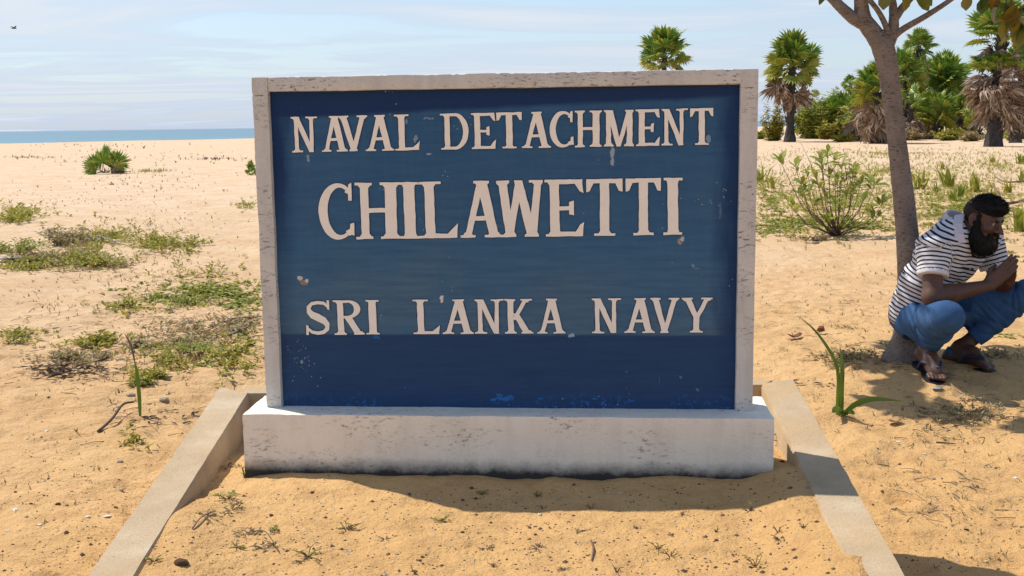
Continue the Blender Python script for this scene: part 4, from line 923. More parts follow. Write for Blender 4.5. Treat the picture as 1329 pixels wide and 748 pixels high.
sh_.plane_cut(spine[0] - nrm(spine[1] - spine[0]) * .085, -(spine[1] - spine[0]))
sh_.ell(HP(0, .0, -.095), HAX, (.062, .07, .10), .012, True)
V, Q = sh_.nets()
# stripe coordinate: along the spine on the trunk, along the upper arm on the sleeves
def polyline_t(V, P):
    best = np.full(len(V), 9e9); out = np.zeros(len(V)); acc = 0
    for a, b in zip(P[:-1], P[1:]):
        d = b - a; L = np.linalg.norm(d); t = (V - a) @ d / L
        tt = np.clip(t, 0 if a is not P[0] else -9, L if b is not P[-1] else 9); dd = np.linalg.norm(V - (a + d / L * tt[:, None]), axis=1)
        m = dd < best; best[m] = dd[m]; out[m] = acc + t[m]; acc += L
    return out, best
axis_t = nrm(spine[2] - spine[0]); s_tr = (V - spine[0]) @ axis_t * .55 + polyline_t(V, spine)[0] * .45
rigid = np.zeros(len(V)); sval = s_tr.copy()
for a, b in ((shR, elR), (shL, elL)):
    d = nrm(b - a); t = (V - a) @ d; dist = np.linalg.norm(V - a - np.outer(np.clip(t, 0, 1), d), axis=1)
    on = (t > -.015) & (dist < .088); sval[on] = -t[on] * 1.0 + .004; rigid[on] = 1
    cuff = on & (t > np.linalg.norm(b - a) * .58 - .022); rigid[cuff] = 2
def shirt_mat():
    b = NB('striped_knit_cotton', .9, .15); at = b.n('ShaderNodeAttribute'); at.attribute_name = 'stripe'; rg = b.n('ShaderNodeAttribute'); rg.attribute_name = 'cuff'
    v = b.coord('Object'); s = b.math('ADD', at.outputs['Fac'], b.math('MULTIPLY', b.math('SUBTRACT', b.noise(v, 16, 3), .5), .008))
    f = b.math('FRACT', b.math('DIVIDE', s, .0205)); st = b.math('LESS_THAN', f, .38); st = b.math('MULTIPLY', st, b.math('LESS_THAN', rg.outputs['Fac'], 1.5))
    c = b.mix(st, (.66, .645, .67), (.016, .017, .026))
    return b.done(c, b.bump(b.noise(v, 320, 3), .25, .002))
so_ = man_part('shirt', V, Q, shirt_mat())
# note: np_mesh keeps vertex order
for nm, arr in (('stripe', sval), ('cuff', rigid)):
    at = so_.data.attributes.new(nm, 'FLOAT', 'POINT'); at.data.foreach_set('value', arr.astype(np.float32))
# collar
cl = Field((1.9, 5.3, .75), (2.6, 5.9, 1.2), .004)
ring = []
for k in range(19):
    a = R(-160 + 320 * k / 18); ring.append(neck0 + np.array([.012, -.004, .012]) + nrm(lat) * math.sin(a) * .083 + np.cross(lat, [0, 0, 1]) * math.cos(a) * -.078 + np.array([0, 0, .030]) * math.cos(a) * -1 * -.9 * -1)
fr_ = -nrm(np.cross(lat, [0, 0, 1]))
fr_ = fr_ if fr_ @ hf > 0 else -fr_
ring = []
for k in range(25):
    a = R(-168 + 336 * k / 24); fwd = -math.cos(a); p = neck0 + np.array([.010, 0, .0]) + lat * math.sin(a) * .096 + fr_ * fwd * .090 + np.array([0, 0, -.042 * fwd + .030]); ring.append(p)
for i in range(24):
    a, b = ring[i], ring[i + 1]; ca = neck0 - a; ca[2] = 0; ca = nrm(ca)
    cl.cone(a + np.array([0, 0, .024]) + ca * .012, b + np.array([0, 0, .024]) + ca * .012, .0055, .0055, .006); cl.cone(a, b, .006, .006, .010); cl.cone(a - ca * .018 - np.array([0, 0, .016]), b - ca * .018 - np.array([0, 0, .016]), .006, .006, .012)
    cl.cone(a + np.array([0, 0, .012]) + ca * .006, b + np.array([0, 0, .012]) + ca * .006, .006, .006, .006)
for off in (0, 3, 6, 9):
    w0 = [MX(1241 + off, 281 - off * .2, 5.515), MX(1238 + off * 1.0, 292, 5.465), MX(1240 + off, 306, 5.425), MX(1246 + off * .6, 319 - off * .5, 5.415)]
    for a_, b_ in zip(w0[:-1], w0[1:]): cl.cone(a_, b_, .008, .008, .006)
V, Q = cl.nets(); man_part('collar', V, Q, mat_plain('grey_collar_knit', (.62, .58, .62), .9, 60, .15))
# jeans
jn = Field((1.62, 4.95, .05), (2.95, 6.1, .75), .006)
jn.cone(hipR, hipL, .112, .112, .05); jn.ell(pelvis + np.array([-.03, .03, .0]), ((1, 0, 0), (0, 1, 0), (0, 0, 1)), (.13, .15, .11), .05)
for hp, kn, an in ((hipR, kneeR, ankR), (hipL, kneeL, ankL)):
    jn.cone(hp, kn, .104, .076, .04); c_ = kn * .55 + an * .45; jn.cone(kn, c_, .070, .062, .04); jn.cone(c_, an + (an - kn) * .1, .062, .047, .03)
    b_ = hp * .25 + kn * .35 + an * .4
    if kn is kneeR: jn.cone(hp * .5 + an * .5, b_, .05, .05, .05)
def crease(a, b, n, amp, seed, R_=.13):
    a = np.array(a); b = np.array(b); qq = random.Random(seed); d = b - a; L = np.linalg.norm(d); d = d / L; ks = [(qq.uniform(0, L), nrm([qq.gauss(0, 1), qq.gauss(0, 1), qq.gauss(0, 1)]), qq.uniform(.006, .011), qq.uniform(.5, 1)) for _ in range(n)]
    def fn(X, Y, Z):
        out = 0
        for t0, nv, w0, am in ks:
            nv = nrm(d + nv * .55); c = a + d * t0; t = (X - c[0]) * nv[0] + (Y - c[1]) * nv[1] + (Z - c[2]) * nv[2]; r2 = (X - c[0]) ** 2 + (Y - c[1]) ** 2 + (Z - c[2]) ** 2
            out = out + am * amp * np.exp(-(t / w0) ** 2) * np.exp(-r2 / R_ ** 2)
        return out
    return fn
jn.displace(crease(hipR, kneeR, 9, .012, 2)); jn.displace(crease(kneeR * .6 + ankR * .4, ankR, 8, .011, 6, .09)); jn.displace(crease(hipL, kneeL, 8, .010, 9)); jn.displace(crease(kneeL, ankL, 6, .010, 11)); jn.displace(crease(hipR, pelvis, 5, .010, 12))
jn.displace(folds(hipR, kneeR, 60, .002, 2))
for kn, an, up_ in ((kneeR, ankR, .022), (kneeL, ankL, .085)):
    n_ = nrm(an - kn); jn.plane_cut(an - n_ * up_, n_, .13)
jn.plane_cut(spine[0] + nrm(spine[1] - spine[0]) * .06, spine[1] - spine[0], .24)
V, Q = jn.nets()
DEN = NB('blue_denim', .85, .15); _v = DEN.coord('Object'); DEN.done(DEN.mix(DEN.ramp(DEN.noise(_v, 11, 4), [(.35, 0), (.7, .8)]), (.034, .085, .195), (.060, .135, .275)), DEN.bump(DEN.math('ADD', DEN.noise(_v, 420, 2), DEN.math('MULTIPLY', DEN.noise(_v, 35, 4), 1.4)), .35, .004))
man_part('jeans', V, Q, DEN.m)
# hair and beard
HAIRM = NB('black_hair', .5, .3); _v = HAIRM.coord('Object', (1, 1, .18)); HAIRM.done((.007, .006, .0065), HAIRM.bump(HAIRM.noise(_v, 520, 4, .7), 1.0, .006)); HAIRM = HAIRM.m
FADE = mat_plain('cropped_hair', (.036, .021, .016), .7, 300, .5, .2, .5)
hr = Field(headc - .22, headc + .22, .0034)
hr.ell(HP(0, .000, .046), HAX, (.0755 * HS, .0915 * HS, .086 * HS), .01); hr.ell(HP(.0, .040, .090), HAX, (.056 * HS, .058 * HS, .036 * HS), .03); hr.ell(HP(.01, .074, .078), HAX, (.046 * HS, .024 * HS, .020 * HS), .02)
hr.displace(lambda X, Y, Z: .0016 * np.sin(X * 130 + 3 * np.sin(Z * 60)) * np.sin(Y * 110 + 3 * np.sin(X * 70)))
hr.plane_cut(HP(0, 0, .048), -(hup * .97 + hf * .12))
hr.ell(HP(0, .135, .018), HAX, (.10, .060, .045), .01, True)
V, Q = hr.nets(); man_part('hair', V, Q, HAIRM)
def strands(V, n, L, down, name, rs):
    m = MB(); idx = nr.choice(len(V), n)
    for p in V[idx]:
        o_ = nrm(p - headc); d = nrm(o_ * rs.uniform(.4, 1.0) + down + np.array([rs.gauss(0, .3), rs.gauss(0, .3), rs.gauss(0, .2)])); sd_ = nrm(np.cross(d, [rs.random(), rs.random(), rs.random()])) * .0011; l = L * rs.uniform(.4, 1.2)
        mid = p + d * l * .55 + o_ * l * .12; tip = p + d * l; m.add([Vector(p - sd_ - ml), Vector(p + sd_ - ml), Vector(mid + sd_ * .7 - ml), Vector(mid - sd_ * .7 - ml), Vector(tip - ml)], [(0, 1, 2, 3), (3, 2, 4)])
    m.build(name, HAIRM, man)['kind'] = 'stuff'
strands(V, 2600, .013, hf * .9 + hup * .1, 'hair_strands', random.Random(8))
hr = Field(headc - .22, headc + .22, .0034)
hr.ell(HP(0, -.014, .030), HAX, (.0745 * HS, .0955 * HS, .085 * HS), .01)
hr.plane_cut(HP(0, 0, .07), hup); hr.plane_cut(HP(0, .022, 0), hf + hup * .1); hr.plane_cut(HP(0, -.03, -.045), -hup + hf * .3)
for sg in (-1, 1): hr.ell(HP(.085 * sg, -.002, -.008), HAX, (.03, .027, .040), .006, True)
V, Q = hr.nets(); man_part('cropped_hair', V, Q, FADE)
bd = Field(headc - .26, headc + .26, .0036)
bd.ell(HP(0, .052, -.100), HAX, (.066 * HS, .052 * HS, .050 * HS), .03); bd.ell(HP(0, .056, -.130), HAX, (.052 * HS, .041 * HS, .040 * HS), .04); bd.cone(HP(0, .052, -.125), HP(0, .046, -.150), .036, .024, .03)
for sg in (-1, 1):
    bd.cone(HP(.068 * sg, .012, .030), HP(.066 * sg, .014, -.03), .009, .014, .012)
    bd.cone(HP(.064 * sg, .012, -.020), HP(.058 * sg, .030, -.085), .013, .028, .02); bd.cone(HP(.058 * sg, .03, -.085), HP(.03 * sg, .06, -.12), .030, .035, .03)
    bd.cone(HP(.006 * sg, .099, -.0445), HP(.033 * sg, .084, -.060), .008, .008, .006); bd.cone(HP(.033 * sg, .084, -.060), HP(.038 * sg, .072, -.09), .008, .014, .012)
bd.displace(lambda X, Y, Z: .003 * np.sin(X * 95 + 2 * np.sin(Z * 40)) * np.sin(Y * 105 + 2 * np.sin(Z * 50)) + .0018 * np.sin(X * 300 + 3 * np.sin(Z * 60)) * np.sin(Y * 280 + 2 * np.sin(Z * 45)))
V, Q = bd.nets(); man_part('beard', V, Q, HAIRM); strands(V, 2400, .013, -hup * 1.1 + hf * .2, 'beard_strands', random.Random(9))
for sg in (-1, 1):
    eb = Field(headc - .2, headc + .2, .003); eb.cone(HP(.018 * sg, .0945, .019), HP(.036 * sg, .089, .025), .0058, .0055, .003); eb.cone(HP(.036 * sg, .089, .025), HP(.052 * sg, .074, .018), .005, .003, .003)
    V, Q = eb.nets(); man_part('eyebrow', V, Q, HAIRM)
EYE = NB('eye', .2, .5); _s = EYE.sep(EYE.coord('Object')); EYE.done(EYE.mix(EYE.math('GREATER_THAN', _s[1], .0080), (.30, .24, .21), (.012, .008, .006))); EYE = EYE.m
for sg in (-1, 1):
    bm = bmesh.new(); bmesh.ops.create_uvsphere(bm, u_segments=14, v_segments=10, radius=.0118); e = bm_obj('eye', bm, EYE, man, Vector(HP(.033 * sg, .0800, .002) - ml))
    e.rotation_mode = 'QUATERNION'; e.rotation_quaternion = frame_q(Vector(hf + np.array([.1, .1, -.05])))
# flip-flops
RUB = mat_plain('black_rubber', (.018, .018, .022), .6, 40, .3); STRAP = mat_plain('navy_rubber_strap', (.030, .040, .075), .5, 40, .2)
for hh, to, s_ in ((heelR, toeR, 1), (heelL, toeL, -1)):
    fd = nrm(np.array([to[0] - hh[0], to[1] - hh[1], 0])); sd_ = np.array([fd[1], -fd[0], 0]) * s_
    a = hh + np.array([0, 0, -.038]) - fd * .035; b = to + np.array([0, 0, -.030]); c_ = b + fd * .062; c_[2] -= .006; bm = bmesh.new(); n = 22; top = []; bot = []
    L_, Rr = [], []
    for k in range(n + 1):
        t = k / n; p = a + (b - a) * (t / .75) if t < .75 else b + (c_ - b) * ((t - .75) / .25)
        wd = .048 * math.sqrt(max(.0, 1 - (max(0, t - .80) / .205) ** 2)) * (1 - .25 * math.exp(-((t - .42) / .18) ** 2)) * math.sqrt(max(0.02, 1 - (max(0, .14 - t) / .145) ** 2)); L_.append(p - sd_ * wd); Rr.append(p + sd_ * wd)
    loop = L_ + Rr[::-1]; top = [bm.verts.new(p - ml) for p in loop]; bot = [bm.verts.new(p - ml - np.array([0, 0, .020])) for p in loop]
    m_ = n + 1; tot = 2 * m_
    for k in range(n):
        bm.faces.new((top[k], top[k + 1], top[tot - 2 - k], top[tot - 1 - k])); bm.faces.new((bot[k + 1], bot[k], bot[tot - 1 - k], bot[tot - 2 - k]))
    for k in range(tot): k2 = (k + 1) % tot; bm.faces.new((top[k], bot[k], bot[k2], top[k2]))
    bmesh.ops.recalc_face_normals(bm, faces=bm.faces); fl = bm_obj('flip_flop', bm, RUB, man, None, False)
    st = MB(); pk = to - sd_ * .020 + fd * .012 + np.array([0, 0, .016])
    for sg in (-1, 1):
        e0 = a + (b - a) * .50 + sd_ * .044 * sg + np.array([0, 0, .004]); m1 = e0 * .5 + pk * .5 + np.array([0, 0, .032]) + sd_ * .014 * sg
        P, Qr = smooth_path([Vector(e0 - ml), Vector(e0 * .7 + pk * .3 + np.array([0, 0, .034]) + sd_ * .012 * sg - ml), Vector(m1 - ml), Vector(pk + np.array([0, 0, .012]) - ml)], [.010, .010, .009, .007], 5); st.tube(P, Qr, 6)
    st.tube([Vector(pk + np.array([0, 0, .012]) - ml), Vector(pk + np.array([0, 0, -.045]) - ml)], .005, 6); st.build('strap', STRAP, fl, True)

# ------------------------------------------------------------------ small plants, litter and stones
def sprig(m, p, q, L, n, up_=.5, wr=.35, stem=True):
    """a little plant: n leaves round a short stem, into mesh m at p"""
    h = L * q.uniform(.3, 1.0) * up_ * 2
    for i in range(n):
        a = q.uniform(0, 6.28); el = q.uniform(-.1, 1.0) * up_ * 1.6; z = h * q.random()
        leaf_quads(m, p + Vector((0, 0, z)) + Vector((math.cos(a), math.sin(a), 0)) * L * .1, (math.cos(a), math.sin(a), math.tan(min(1.3, el))), L * q.uniform(.5, 1.1), L * wr * q.uniform(.7, 1.2), q)
def blades(m, p, q, L, n, wr=.06, spread=.7):
    for i in range(n):
        a = q.uniform(0, 6.28); d = Vector((math.cos(a) * spread * q.random(), math.sin(a) * spread * q.random(), 1)).normalized(); l = L * q.uniform(.5, 1.1); s = Vector((-math.sin(a), math.cos(a), 0)) * L * wr
        p0 = p + Vector((q.gauss(0, .1), q.gauss(0, .1), 0)) * L; mid = p0 + d * l * .55; tip = p0 + d * l + Vector((d.x, d.y, -.25)) * l * .35
        m.add([p0 - s * .6, p0 + s * .6, mid + s * .7, mid - s * .7, tip], [(0, 1, 2, 3), (3, 2, 4)])
def scatter(mat, name, label, patches, fn, seed):
    """ground cover: patches are (px, py, rx, ry, n, size) ellipses on the ground"""
    q = random.Random(seed); m = MB()
    for px, py, rx, ry, n, size in patches:
        k = 0
        while k < n:
            a = q.uniform(0, 6.28); r = abs(q.gauss(0, .62)) ** .8; X, Y = px + math.cos(a) * r * rx, py + math.sin(a) * r * ry
            k += 1
            p = G(X, max(Y, 176), 0); z = hz1(p.x, p.y); p = G(X, max(Y, 176), z)
            if -1.25 < p.x < 1.2 and 1.7 < p.y < 4.52 and name != 'bed_sprouts': continue
            p.z = hz1(p.x, p.y) - .002; fn(m, p, q, size * q.uniform(.6, 1.3))
    o = m.build(name, mat); tag(o, label, None, None, 'stuff'); return o
S1 = lambda m, p, q, L: sprig(m, p, q, L, q.randint(5, 9), .6, .38)
S2 = lambda m, p, q, L: sprig(m, p, q, L, q.randint(6, 11), .25, .40)
S3 = lambda m, p, q, L: blades(m, p, q, L, q.randint(4, 8), .05, .9)
S4 = lambda m, p, q, L: blades(m, p, q, L, q.randint(2, 4), .09, 1.6)
scatter(WEED1, 'yellow_green_weeds', 'low yellow green weeds creeping over the sand left of the sign', [(150, 310, 60, 18, 160, .07), (205, 316, 30, 14, 90, .07), (245, 318, 20, 12, 50, .07), (110, 338, 50, 16, 130, .07), (30, 280, 40, 11, 120, .09), (40, 345, 40, 12, 90, .07), (160, 400, 50, 14, 60, .05), (25, 440, 30, 10, 50, .045), (130, 450, 40, 14, 70, .05), (190, 495, 25, 8, 50, .045), (320, 270, 14, 7, 25, .08), (170, 575, 16, 12, 14, .035), (215, 470, 40, 22, 60, .045), (300, 470, 40, 22, 70, .045), (255, 360, 90, 25, 70, .05)], S1, 201)
scatter(WEED2, 'green_creeper', 'fresh green creeper carpet on the sand beside the sign', [(270, 378, 75, 14, 260, .055), (310, 392, 40, 14, 120, .05), (200, 385, 60, 16, 60, .045), (250, 455, 60, 25, 70, .04), (320, 440, 20, 30, 50, .04), (1040, 290, 60, 14, 260, .07), (1110, 292, 55, 12, 200, .07), (1000, 260, 25, 30, 120, .09), (1000, 300, 30, 12, 90, .06), (1250, 270, 100, 36, 420, .09), (1100, 255, 90, 35, 300, .09), (1300, 330, 30, 20, 40, .05), (1310, 440, 20, 5, 20, .03), (1160, 455, 14, 6, 18, .03)], S2, 202)
scatter(WEED1, 'short_grass', 'short yellowish grass on the sand flat before the palms', [(1150, 222, 230, 26, 2000, .09), (1250, 250, 130, 40, 1500, .085), (1060, 262, 120, 46, 1200, .08), (1150, 200, 230, 12, 900, .11), (1290, 215, 60, 12, 250, .11), (195, 223, 30, 2, 60, .14), (1230, 300, 90, 18, 160, .07), (990, 240, 20, 16, 60, .11)], S3, 203)
scatter(WEEDD, 'brown_sprouts', 'tiny brown green sprouts dotting the sand', [(150, 360, 170, 50, 260, .035), (220, 330, 110, 40, 160, .04), (180, 470, 160, 70, 220, .030), (90, 600, 90, 90, 40, .022), (1100, 420, 110, 60, 160, .030), (1200, 560, 130, 70, 90, .025), (1150, 360, 150, 40, 110, .035), (1060, 520, 50, 60, 40, .022), (1250, 660, 90, 70, 40, .022), (60, 400, 60, 30, 60, .035)], S4, 204)
scatter(WEED3, 'dry_grey_weeds', 'grey dried weeds matted on the sand left of the sign', [(60, 340, 60, 10, 220, .06), (110, 315, 30, 16, 120, .07), (150, 345, 40, 8, 60, .05), (250, 440, 70, 25, 130, .045), (90, 470, 50, 14, 80, .04), (300, 425, 40, 15, 80, .045), (180, 455, 40, 14, 70, .04), (1060, 310, 60, 6, 80, .05), (1100, 465, 45, 12, 90, .035), (1290, 470, 40, 8, 60, .03), (1250, 535, 70, 25, 90, .025), (1160, 470, 30, 8, 50, .03), (1230, 300, 60, 14, 70, .05)], S1, 205)
scatter(DARKD, 'beach_wrack', 'dark specks of wrack strewn over the far beach', [(160, 205, 170, 12, 130, .14), (160, 235, 170, 20, 160, .08), (120, 260, 150, 20, 140, .05), (220, 285, 110, 25, 120, .045), (280, 207, 50, 2, 70, .16), (30, 205, 60, 3, 50, .16), (1100, 195, 120, 6, 60, .10), (1270, 200, 60, 8, 40, .08), (120, 190, 200, 5, 40, .25)], S4, 206)
# spiky plants standing on the right flat
for k, (px, py, h) in enumerate([(1192, 246, 34), (1215, 250, 16), (1231, 243, 34), (1243, 258, 24), (1267, 250, 30), (1223, 220, 14), (1288, 211, 14), (1324, 213, 22), (1326, 235, 20), (1307, 250, 24), (1324, 300, 46), (1237, 262, 22), (1003, 245, 26), (988, 236, 30), (1255, 250, 14), (1283, 258, 18)]):
    q = random.Random(300 + k); b = PG(px, py); pm = FPX / b.y; t = empty('spiky_plant', b); tag(t, 'knee high tuft of upright pointed green leaves on the grassy sand flat', 'plant', 'spiky tufts on the flat')
    m = MB(); blades(m, Vector((0, 0, 0)), q, h / pm, 16, .075, .8); f = m.build('leaves', WEED2, t); f['kind'] = 'stuff'
# low creeping shrubs at the left
for k, (px, py, w_, h, mat, lab) in enumerate([
    (20, 288, 45, 16, WEED1, 'low yellow green shrub farthest out on the left sand'),
    (20, 328, 55, 28, WEED2, 'dense green creeping shrub over grey litter on the left sand'),
    (80, 318, 40, 34, WEED3, 'brownish twiggy shrub beside the dense green creeping shrub'),
    (60, 348, 60, 16, WEED1, 'flat yellow green shrub in front of the grey litter'),
    (125, 345, 45, 18, WEED1, 'small bright yellow green shrub near the pale plastic scrap'),
    (205, 322, 40, 12, WEED1, 'low spreading yellow green shrub near the twin sprouts'),
    (260, 395, 60, 14, WEED2, 'low green creeping shrub beside the sign post'),
    (128, 468, 26, 20, WEED3, 'small grey twiggy plant by the dark litter'),
    (185, 500, 20, 12, WEED2, 'small leafy plant right behind the single upright blade'),
    (255, 462, 40, 16, WEED2, 'straggling green plant among dry twigs near the kerb')]):
    b = PG(px, py); pm = FPX / b.y
    leafy_shrub(b, w_ / pm, w_ / pm * .9, .72 * h / pm, int(50 + w_ * h * .5), 6.0 / pm, mat, lab, 'low_shrub', seed=400 + k, stems=16, cat='shrub', stemmat=DRYW, wr=.45)
# palm seedlings
def blade_leaf(parent, pts, wmax, mat, name='leaf', fold=.3):
    P, _ = smooth_path([Vector(p) for p in pts], [1] * len(pts), 6); m = MB(); vs = []; n = len(P)
    for i, p in enumerate(P):
        t = i / (n - 1); ww = wmax * (math.sin(math.pi * min(1, .12 + t * .86)) ** .7) * (1 - t ** 6); d = (P[min(n - 1, i + 1)] - P[max(0, i - 1)]).normalized(); s = d.cross(Vector((0, -1, .25))).normalized(); nn = s.cross(d)
        vs += [p - s * ww + nn * ww * fold, p, p + s * ww + nn * ww * fold]
    m.add(vs, [f for i in range(n - 1) for f in ((3 * i, 3 * i + 1, 3 * i + 4, 3 * i + 3), (3 * i + 1, 3 * i + 2, 3 * i + 5, 3 * i + 4))]); return m.build(name, mat, parent, True)
sb = PG(1090, 538); sdl = empty('palm_seedling', sb); tag(sdl, 'palm seedling with two upright blades and one drooping blade beside the kerb', 'seedling')
Z = lambda px, py, dy=0: AT(px, py, sb.y + dy) - sb
blade_leaf(sdl, [Z(1089, 538), Z(1088, 500), Z(1084, 470), Z(1060, 432), Z(1033, 408, .05)], .008, BLADE)
blade_leaf(sdl, [Z(1093, 538), Z(1092, 505, -.02), Z(1093, 475, -.02), Z(1090, 448, -.02)], .011, BLADE)
blade_leaf(sdl, [Z(1086, 538), Z(1087, 510, -.03), Z(1088, 478, -.03)], .007, BLADE)
blade_leaf(sdl, [Z(1096, 536), Z(1112, 524, -.03), Z(1135, 518, -.05), Z(1172, 521, -.06)], .013, BLADE, 'leaf', .15)
blade_leaf(sdl, [Z(1092, 536), Z(1084, 532, -.06), Z(1080, 536, -.08)], .018, BLADE, 'leaf', .4)
blade_leaf(sdl, [Z(1094, 537), Z(1102, 534, -.05), Z(1110, 538, -.06)], .014, BLADE, 'leaf', .4)
s2 = PG(181, 541); sd2 = empty('palm_seedling', s2); tag(sd2, 'single upright green palm blade standing in sand left of the kerb', 'seedling')
Z = lambda px, py, dy=0: AT(px, py, s2.y + dy) - s2
blade_leaf(sd2, [Z(182, 541), Z(181, 515), Z(178, 485), Z(174, 465)], .009, BLADE)
blade_leaf(sd2, [Z(175, 470), Z(170, 448, .02), Z(161, 432, .03)], .005, DRYW, 'dry_leaf')
# seedlings in the raised bed
def weedling(px, py, size, kind, q):
    b = G(px, py, BEDZ); 
    for _ in range(3): b = G(px, py, hz1(b.x, b.y))
    b.z = hz1(b.x, b.y); pm = FPX / b.y; L = size / pm
    lab = {0: 'tiny green seedling sprouting from the raised sand bed before the plinth', 1: 'dry brown creeping weed lying on the raised sand bed', 2: 'sparse dark green weed rooted in the raised sand bed'}[kind]
    t = empty(('sand_seedling', 'dry_weed', 'sand_weed')[kind], b); tag(t, lab, 'weed', ('seedlings in the bed', 'dry weeds in the bed', 'weeds in the bed')[kind])
    lf = MB(); st = MB(); n = (5, 7, 8)[kind]
    for i in range(n):
        a = q.uniform(0, 6.28); el = (.9, .15, .5)[kind] * q.uniform(.4, 1.2); d = Vector((math.cos(a) * math.cos(el), math.sin(a) * math.cos(el), math.sin(el))); e = d * L * q.uniform(.4, 1.0)
        mid = e * .5 + Vector((q.gauss(0, .08), q.gauss(0, .08), .08)) * L; st.tube([Vector((0, 0, -.004)), mid, e], [.0016, .0013, .0008], 4)
        for j in range((2, 3, 5)[kind]):
            pp = mid.lerp(e, q.random()); aa = q.uniform(0, 6.28); leaf_quads(lf, pp, (math.cos(aa), math.sin(aa), q.uniform(-.1, .8)), L * .22 * q.uniform(.7, 1.4), L * .10, q)
    st.build('stem', DRYW if kind == 1 else STEMW, t); f = lf.build('leaves', (WEED2, WEEDD, WEED2)[kind], t); f['kind'] = 'stuff'
q = random.Random(77)
for px, py, sz, kd in [(268, 670, 30, 1), (295, 648, 26, 2), (300, 662, 34, 1), (320, 695, 34, 1), (308, 712, 20, 2), (352, 690, 18, 2), (345, 712, 30, 1), (400, 722, 26, 2), (392, 728, 16, 1), (450, 688, 22, 2), (572, 676, 20, 2), (190, 712, 18, 1), (200, 728, 18, 2), (632, 620 + 92, 14, 1), (700, 712, 20, 1), (768, 660, 14, 0), (705, 660, 10, 0), (855, 712, 20, 0), (870, 722, 22, 0), (973, 664, 16, 0), (885, 668, 10, 0), (980, 735, 26, 0), (800, 742, 16, 0), (735, 740, 16, 1), (640, 735, 10, 0), (540, 745, 12, 0), (305, 565, 16, 2), (317, 620, 22, 0), (285, 590, 14, 1), (295, 608, 22, 1), (1010, 690, 14, 0), (1012, 700, 16, 1), (930, 690, 10, 0), (625, 642, 14, 2), (700, 645, 10, 2), (1042, 685, 10, 0), (500, 700, 10, 1), (690, 685, 10, 1), (750, 690, 12, 1), (870, 695, 10, 1)]:
    weedling(px, py, sz, kd, q)
# stones, crumbs, shells
def stone_mesh(name, mat, seed, flat=.6):
    from mathutils import noise as mn
    bm = bmesh.new(); bmesh.ops.create_icosphere(bm, subdivisions=2, radius=.5)
    for v in bm.verts:
        v.co *= 1 + .32 * mn.noise(v.co * 2.6 + Vector((seed * 3.1, 0, 0))); v.co.z *= flat; v.co.x *= 1.25
    me = bpy.data.meshes.new(name); bm.to_mesh(me); bm.free(); me.materials.append(mat); me.polygons.foreach_set('use_smooth', [seed % 2 == 0] * len(me.polygons)); return me
SMS = [stone_mesh('stone', STONE, k) for k in range(4)]; SHM = [stone_mesh('shell', SHELL, 7 + k, .35) for k in range(2)]; CLOD = mat_plain('brown_clod', (.17, .10, .06), .95, 30, .6, .1, .8)
DKM = [stone_mesh('clod', CLOD, 11 + 2 * k) for k in range(2)]
def place_stone(px, py, wpx, meshes, name, label, cat, group):
    b = PG(px, py) if not (py > 560 and 200 < px < 1080) else G(px, py, BEDZ)
    b.z = hz1(b.x, b.y); pm = FPX / b.y; s = wpx * .72 / pm; o = link(name, q.choice(meshes)); o.location = (b.x, b.y, b.z + s * .12); o.scale = (s, s, s); o.rotation_euler = (q.uniform(-.2, .2), q.uniform(-.2, .2), q.uniform(0, 6)); tag(o, label, cat, group)
for px, py, w_ in [(74, 428, 13), (246, 419, 13), (56, 452, 10), (157, 469, 14), (170, 514, 14), (213, 520, 15), (156, 600, 10), (157, 637, 9), (300, 430, 10), (145, 240, 8), (86, 656, 7), (114, 652, 8), (34, 672, 7), (1047, 650, 8), (1212, 622, 8), (1290, 268, 9), (1240, 262, 10), (1010, 300, 9), (1000, 272, 9)]:
    place_stone(px, py, w_, SMS, 'stone', 'small rounded grey brown stone lying on the open sand', 'stone', 'stones on the sand')
for px, py, w_ in [(20, 663, 9), (52, 682, 8), (114, 672, 11), (140, 671, 12), (10, 690, 7), (1166, 574, 7), (1190, 470, 6), (1318, 621, 8), (1280, 729, 6), (700, 660, 6), (805, 640, 6), (790, 618 + 20, 5), (1200, 590, 6), (60, 560, 6)]:
    place_stone(px, py, w_, SHM, 'shell_fragment', 'pale shell fragment lying on the sand', 'shell', 'shell fragments')
for px, py, w_ in [(236, 742, 24), (352, 667, 8), (405, 637, 7), (600, 690, 7), (637, 672, 6), (695, 690, 6), (745, 598 + 30, 6), (1112, 681, 7), (1255, 688, 6), (1158, 545, 6), (1015, 600 - 4, 9), (75, 655, 8), (20, 640, 7), (40, 655, 6), (930, 698, 7), (545, 726, 6), (130, 650, 6)]:
    place_stone(px, py, w_, DKM, 'dark_clod', 'dark crumb of earth lying on the sand', 'clod', 'dark clods')
# uncountable crumbs
pb = MB(); ico = [Vector((1, 0, 0)), Vector((-1, 0, 0)), Vector((0, 1, 0)), Vector((0, -1, 0)), Vector((0, 0, 1)), Vector((0, 0, -1))]; icf = [(0, 2, 4), (2, 1, 4), (1, 3, 4), (3, 0, 4), (2, 0, 5), (1, 2, 5), (3, 1, 5), (0, 3, 5)]
pd = MB()
for i in range(4600):
    if i % 3: X, Y = q.uniform(-40, 1370), 400 + 345 * math.sqrt(q.random())
    else: X, Y = q.uniform(-40, 1370), 300 + 445 * q.random()
    p = G(X, Y, .1); p = G(X, Y, hz1(p.x, p.y)); z = hz1(p.x, p.y); s = q.uniform(.0015, .0045) * (1 if q.random() < .9 else 2.0)
    if abs(p.x - SX) < .9 and 3.4 < p.y < 3.9: continue
    (pb if i % 4 == 0 else pd).add([Vector((p.x, p.y, z)) + Vector((v.x * s * q.uniform(.6, 1.5), v.y * s * q.uniform(.6, 1.5), v.z * s * .7)) for v in ico], icf)
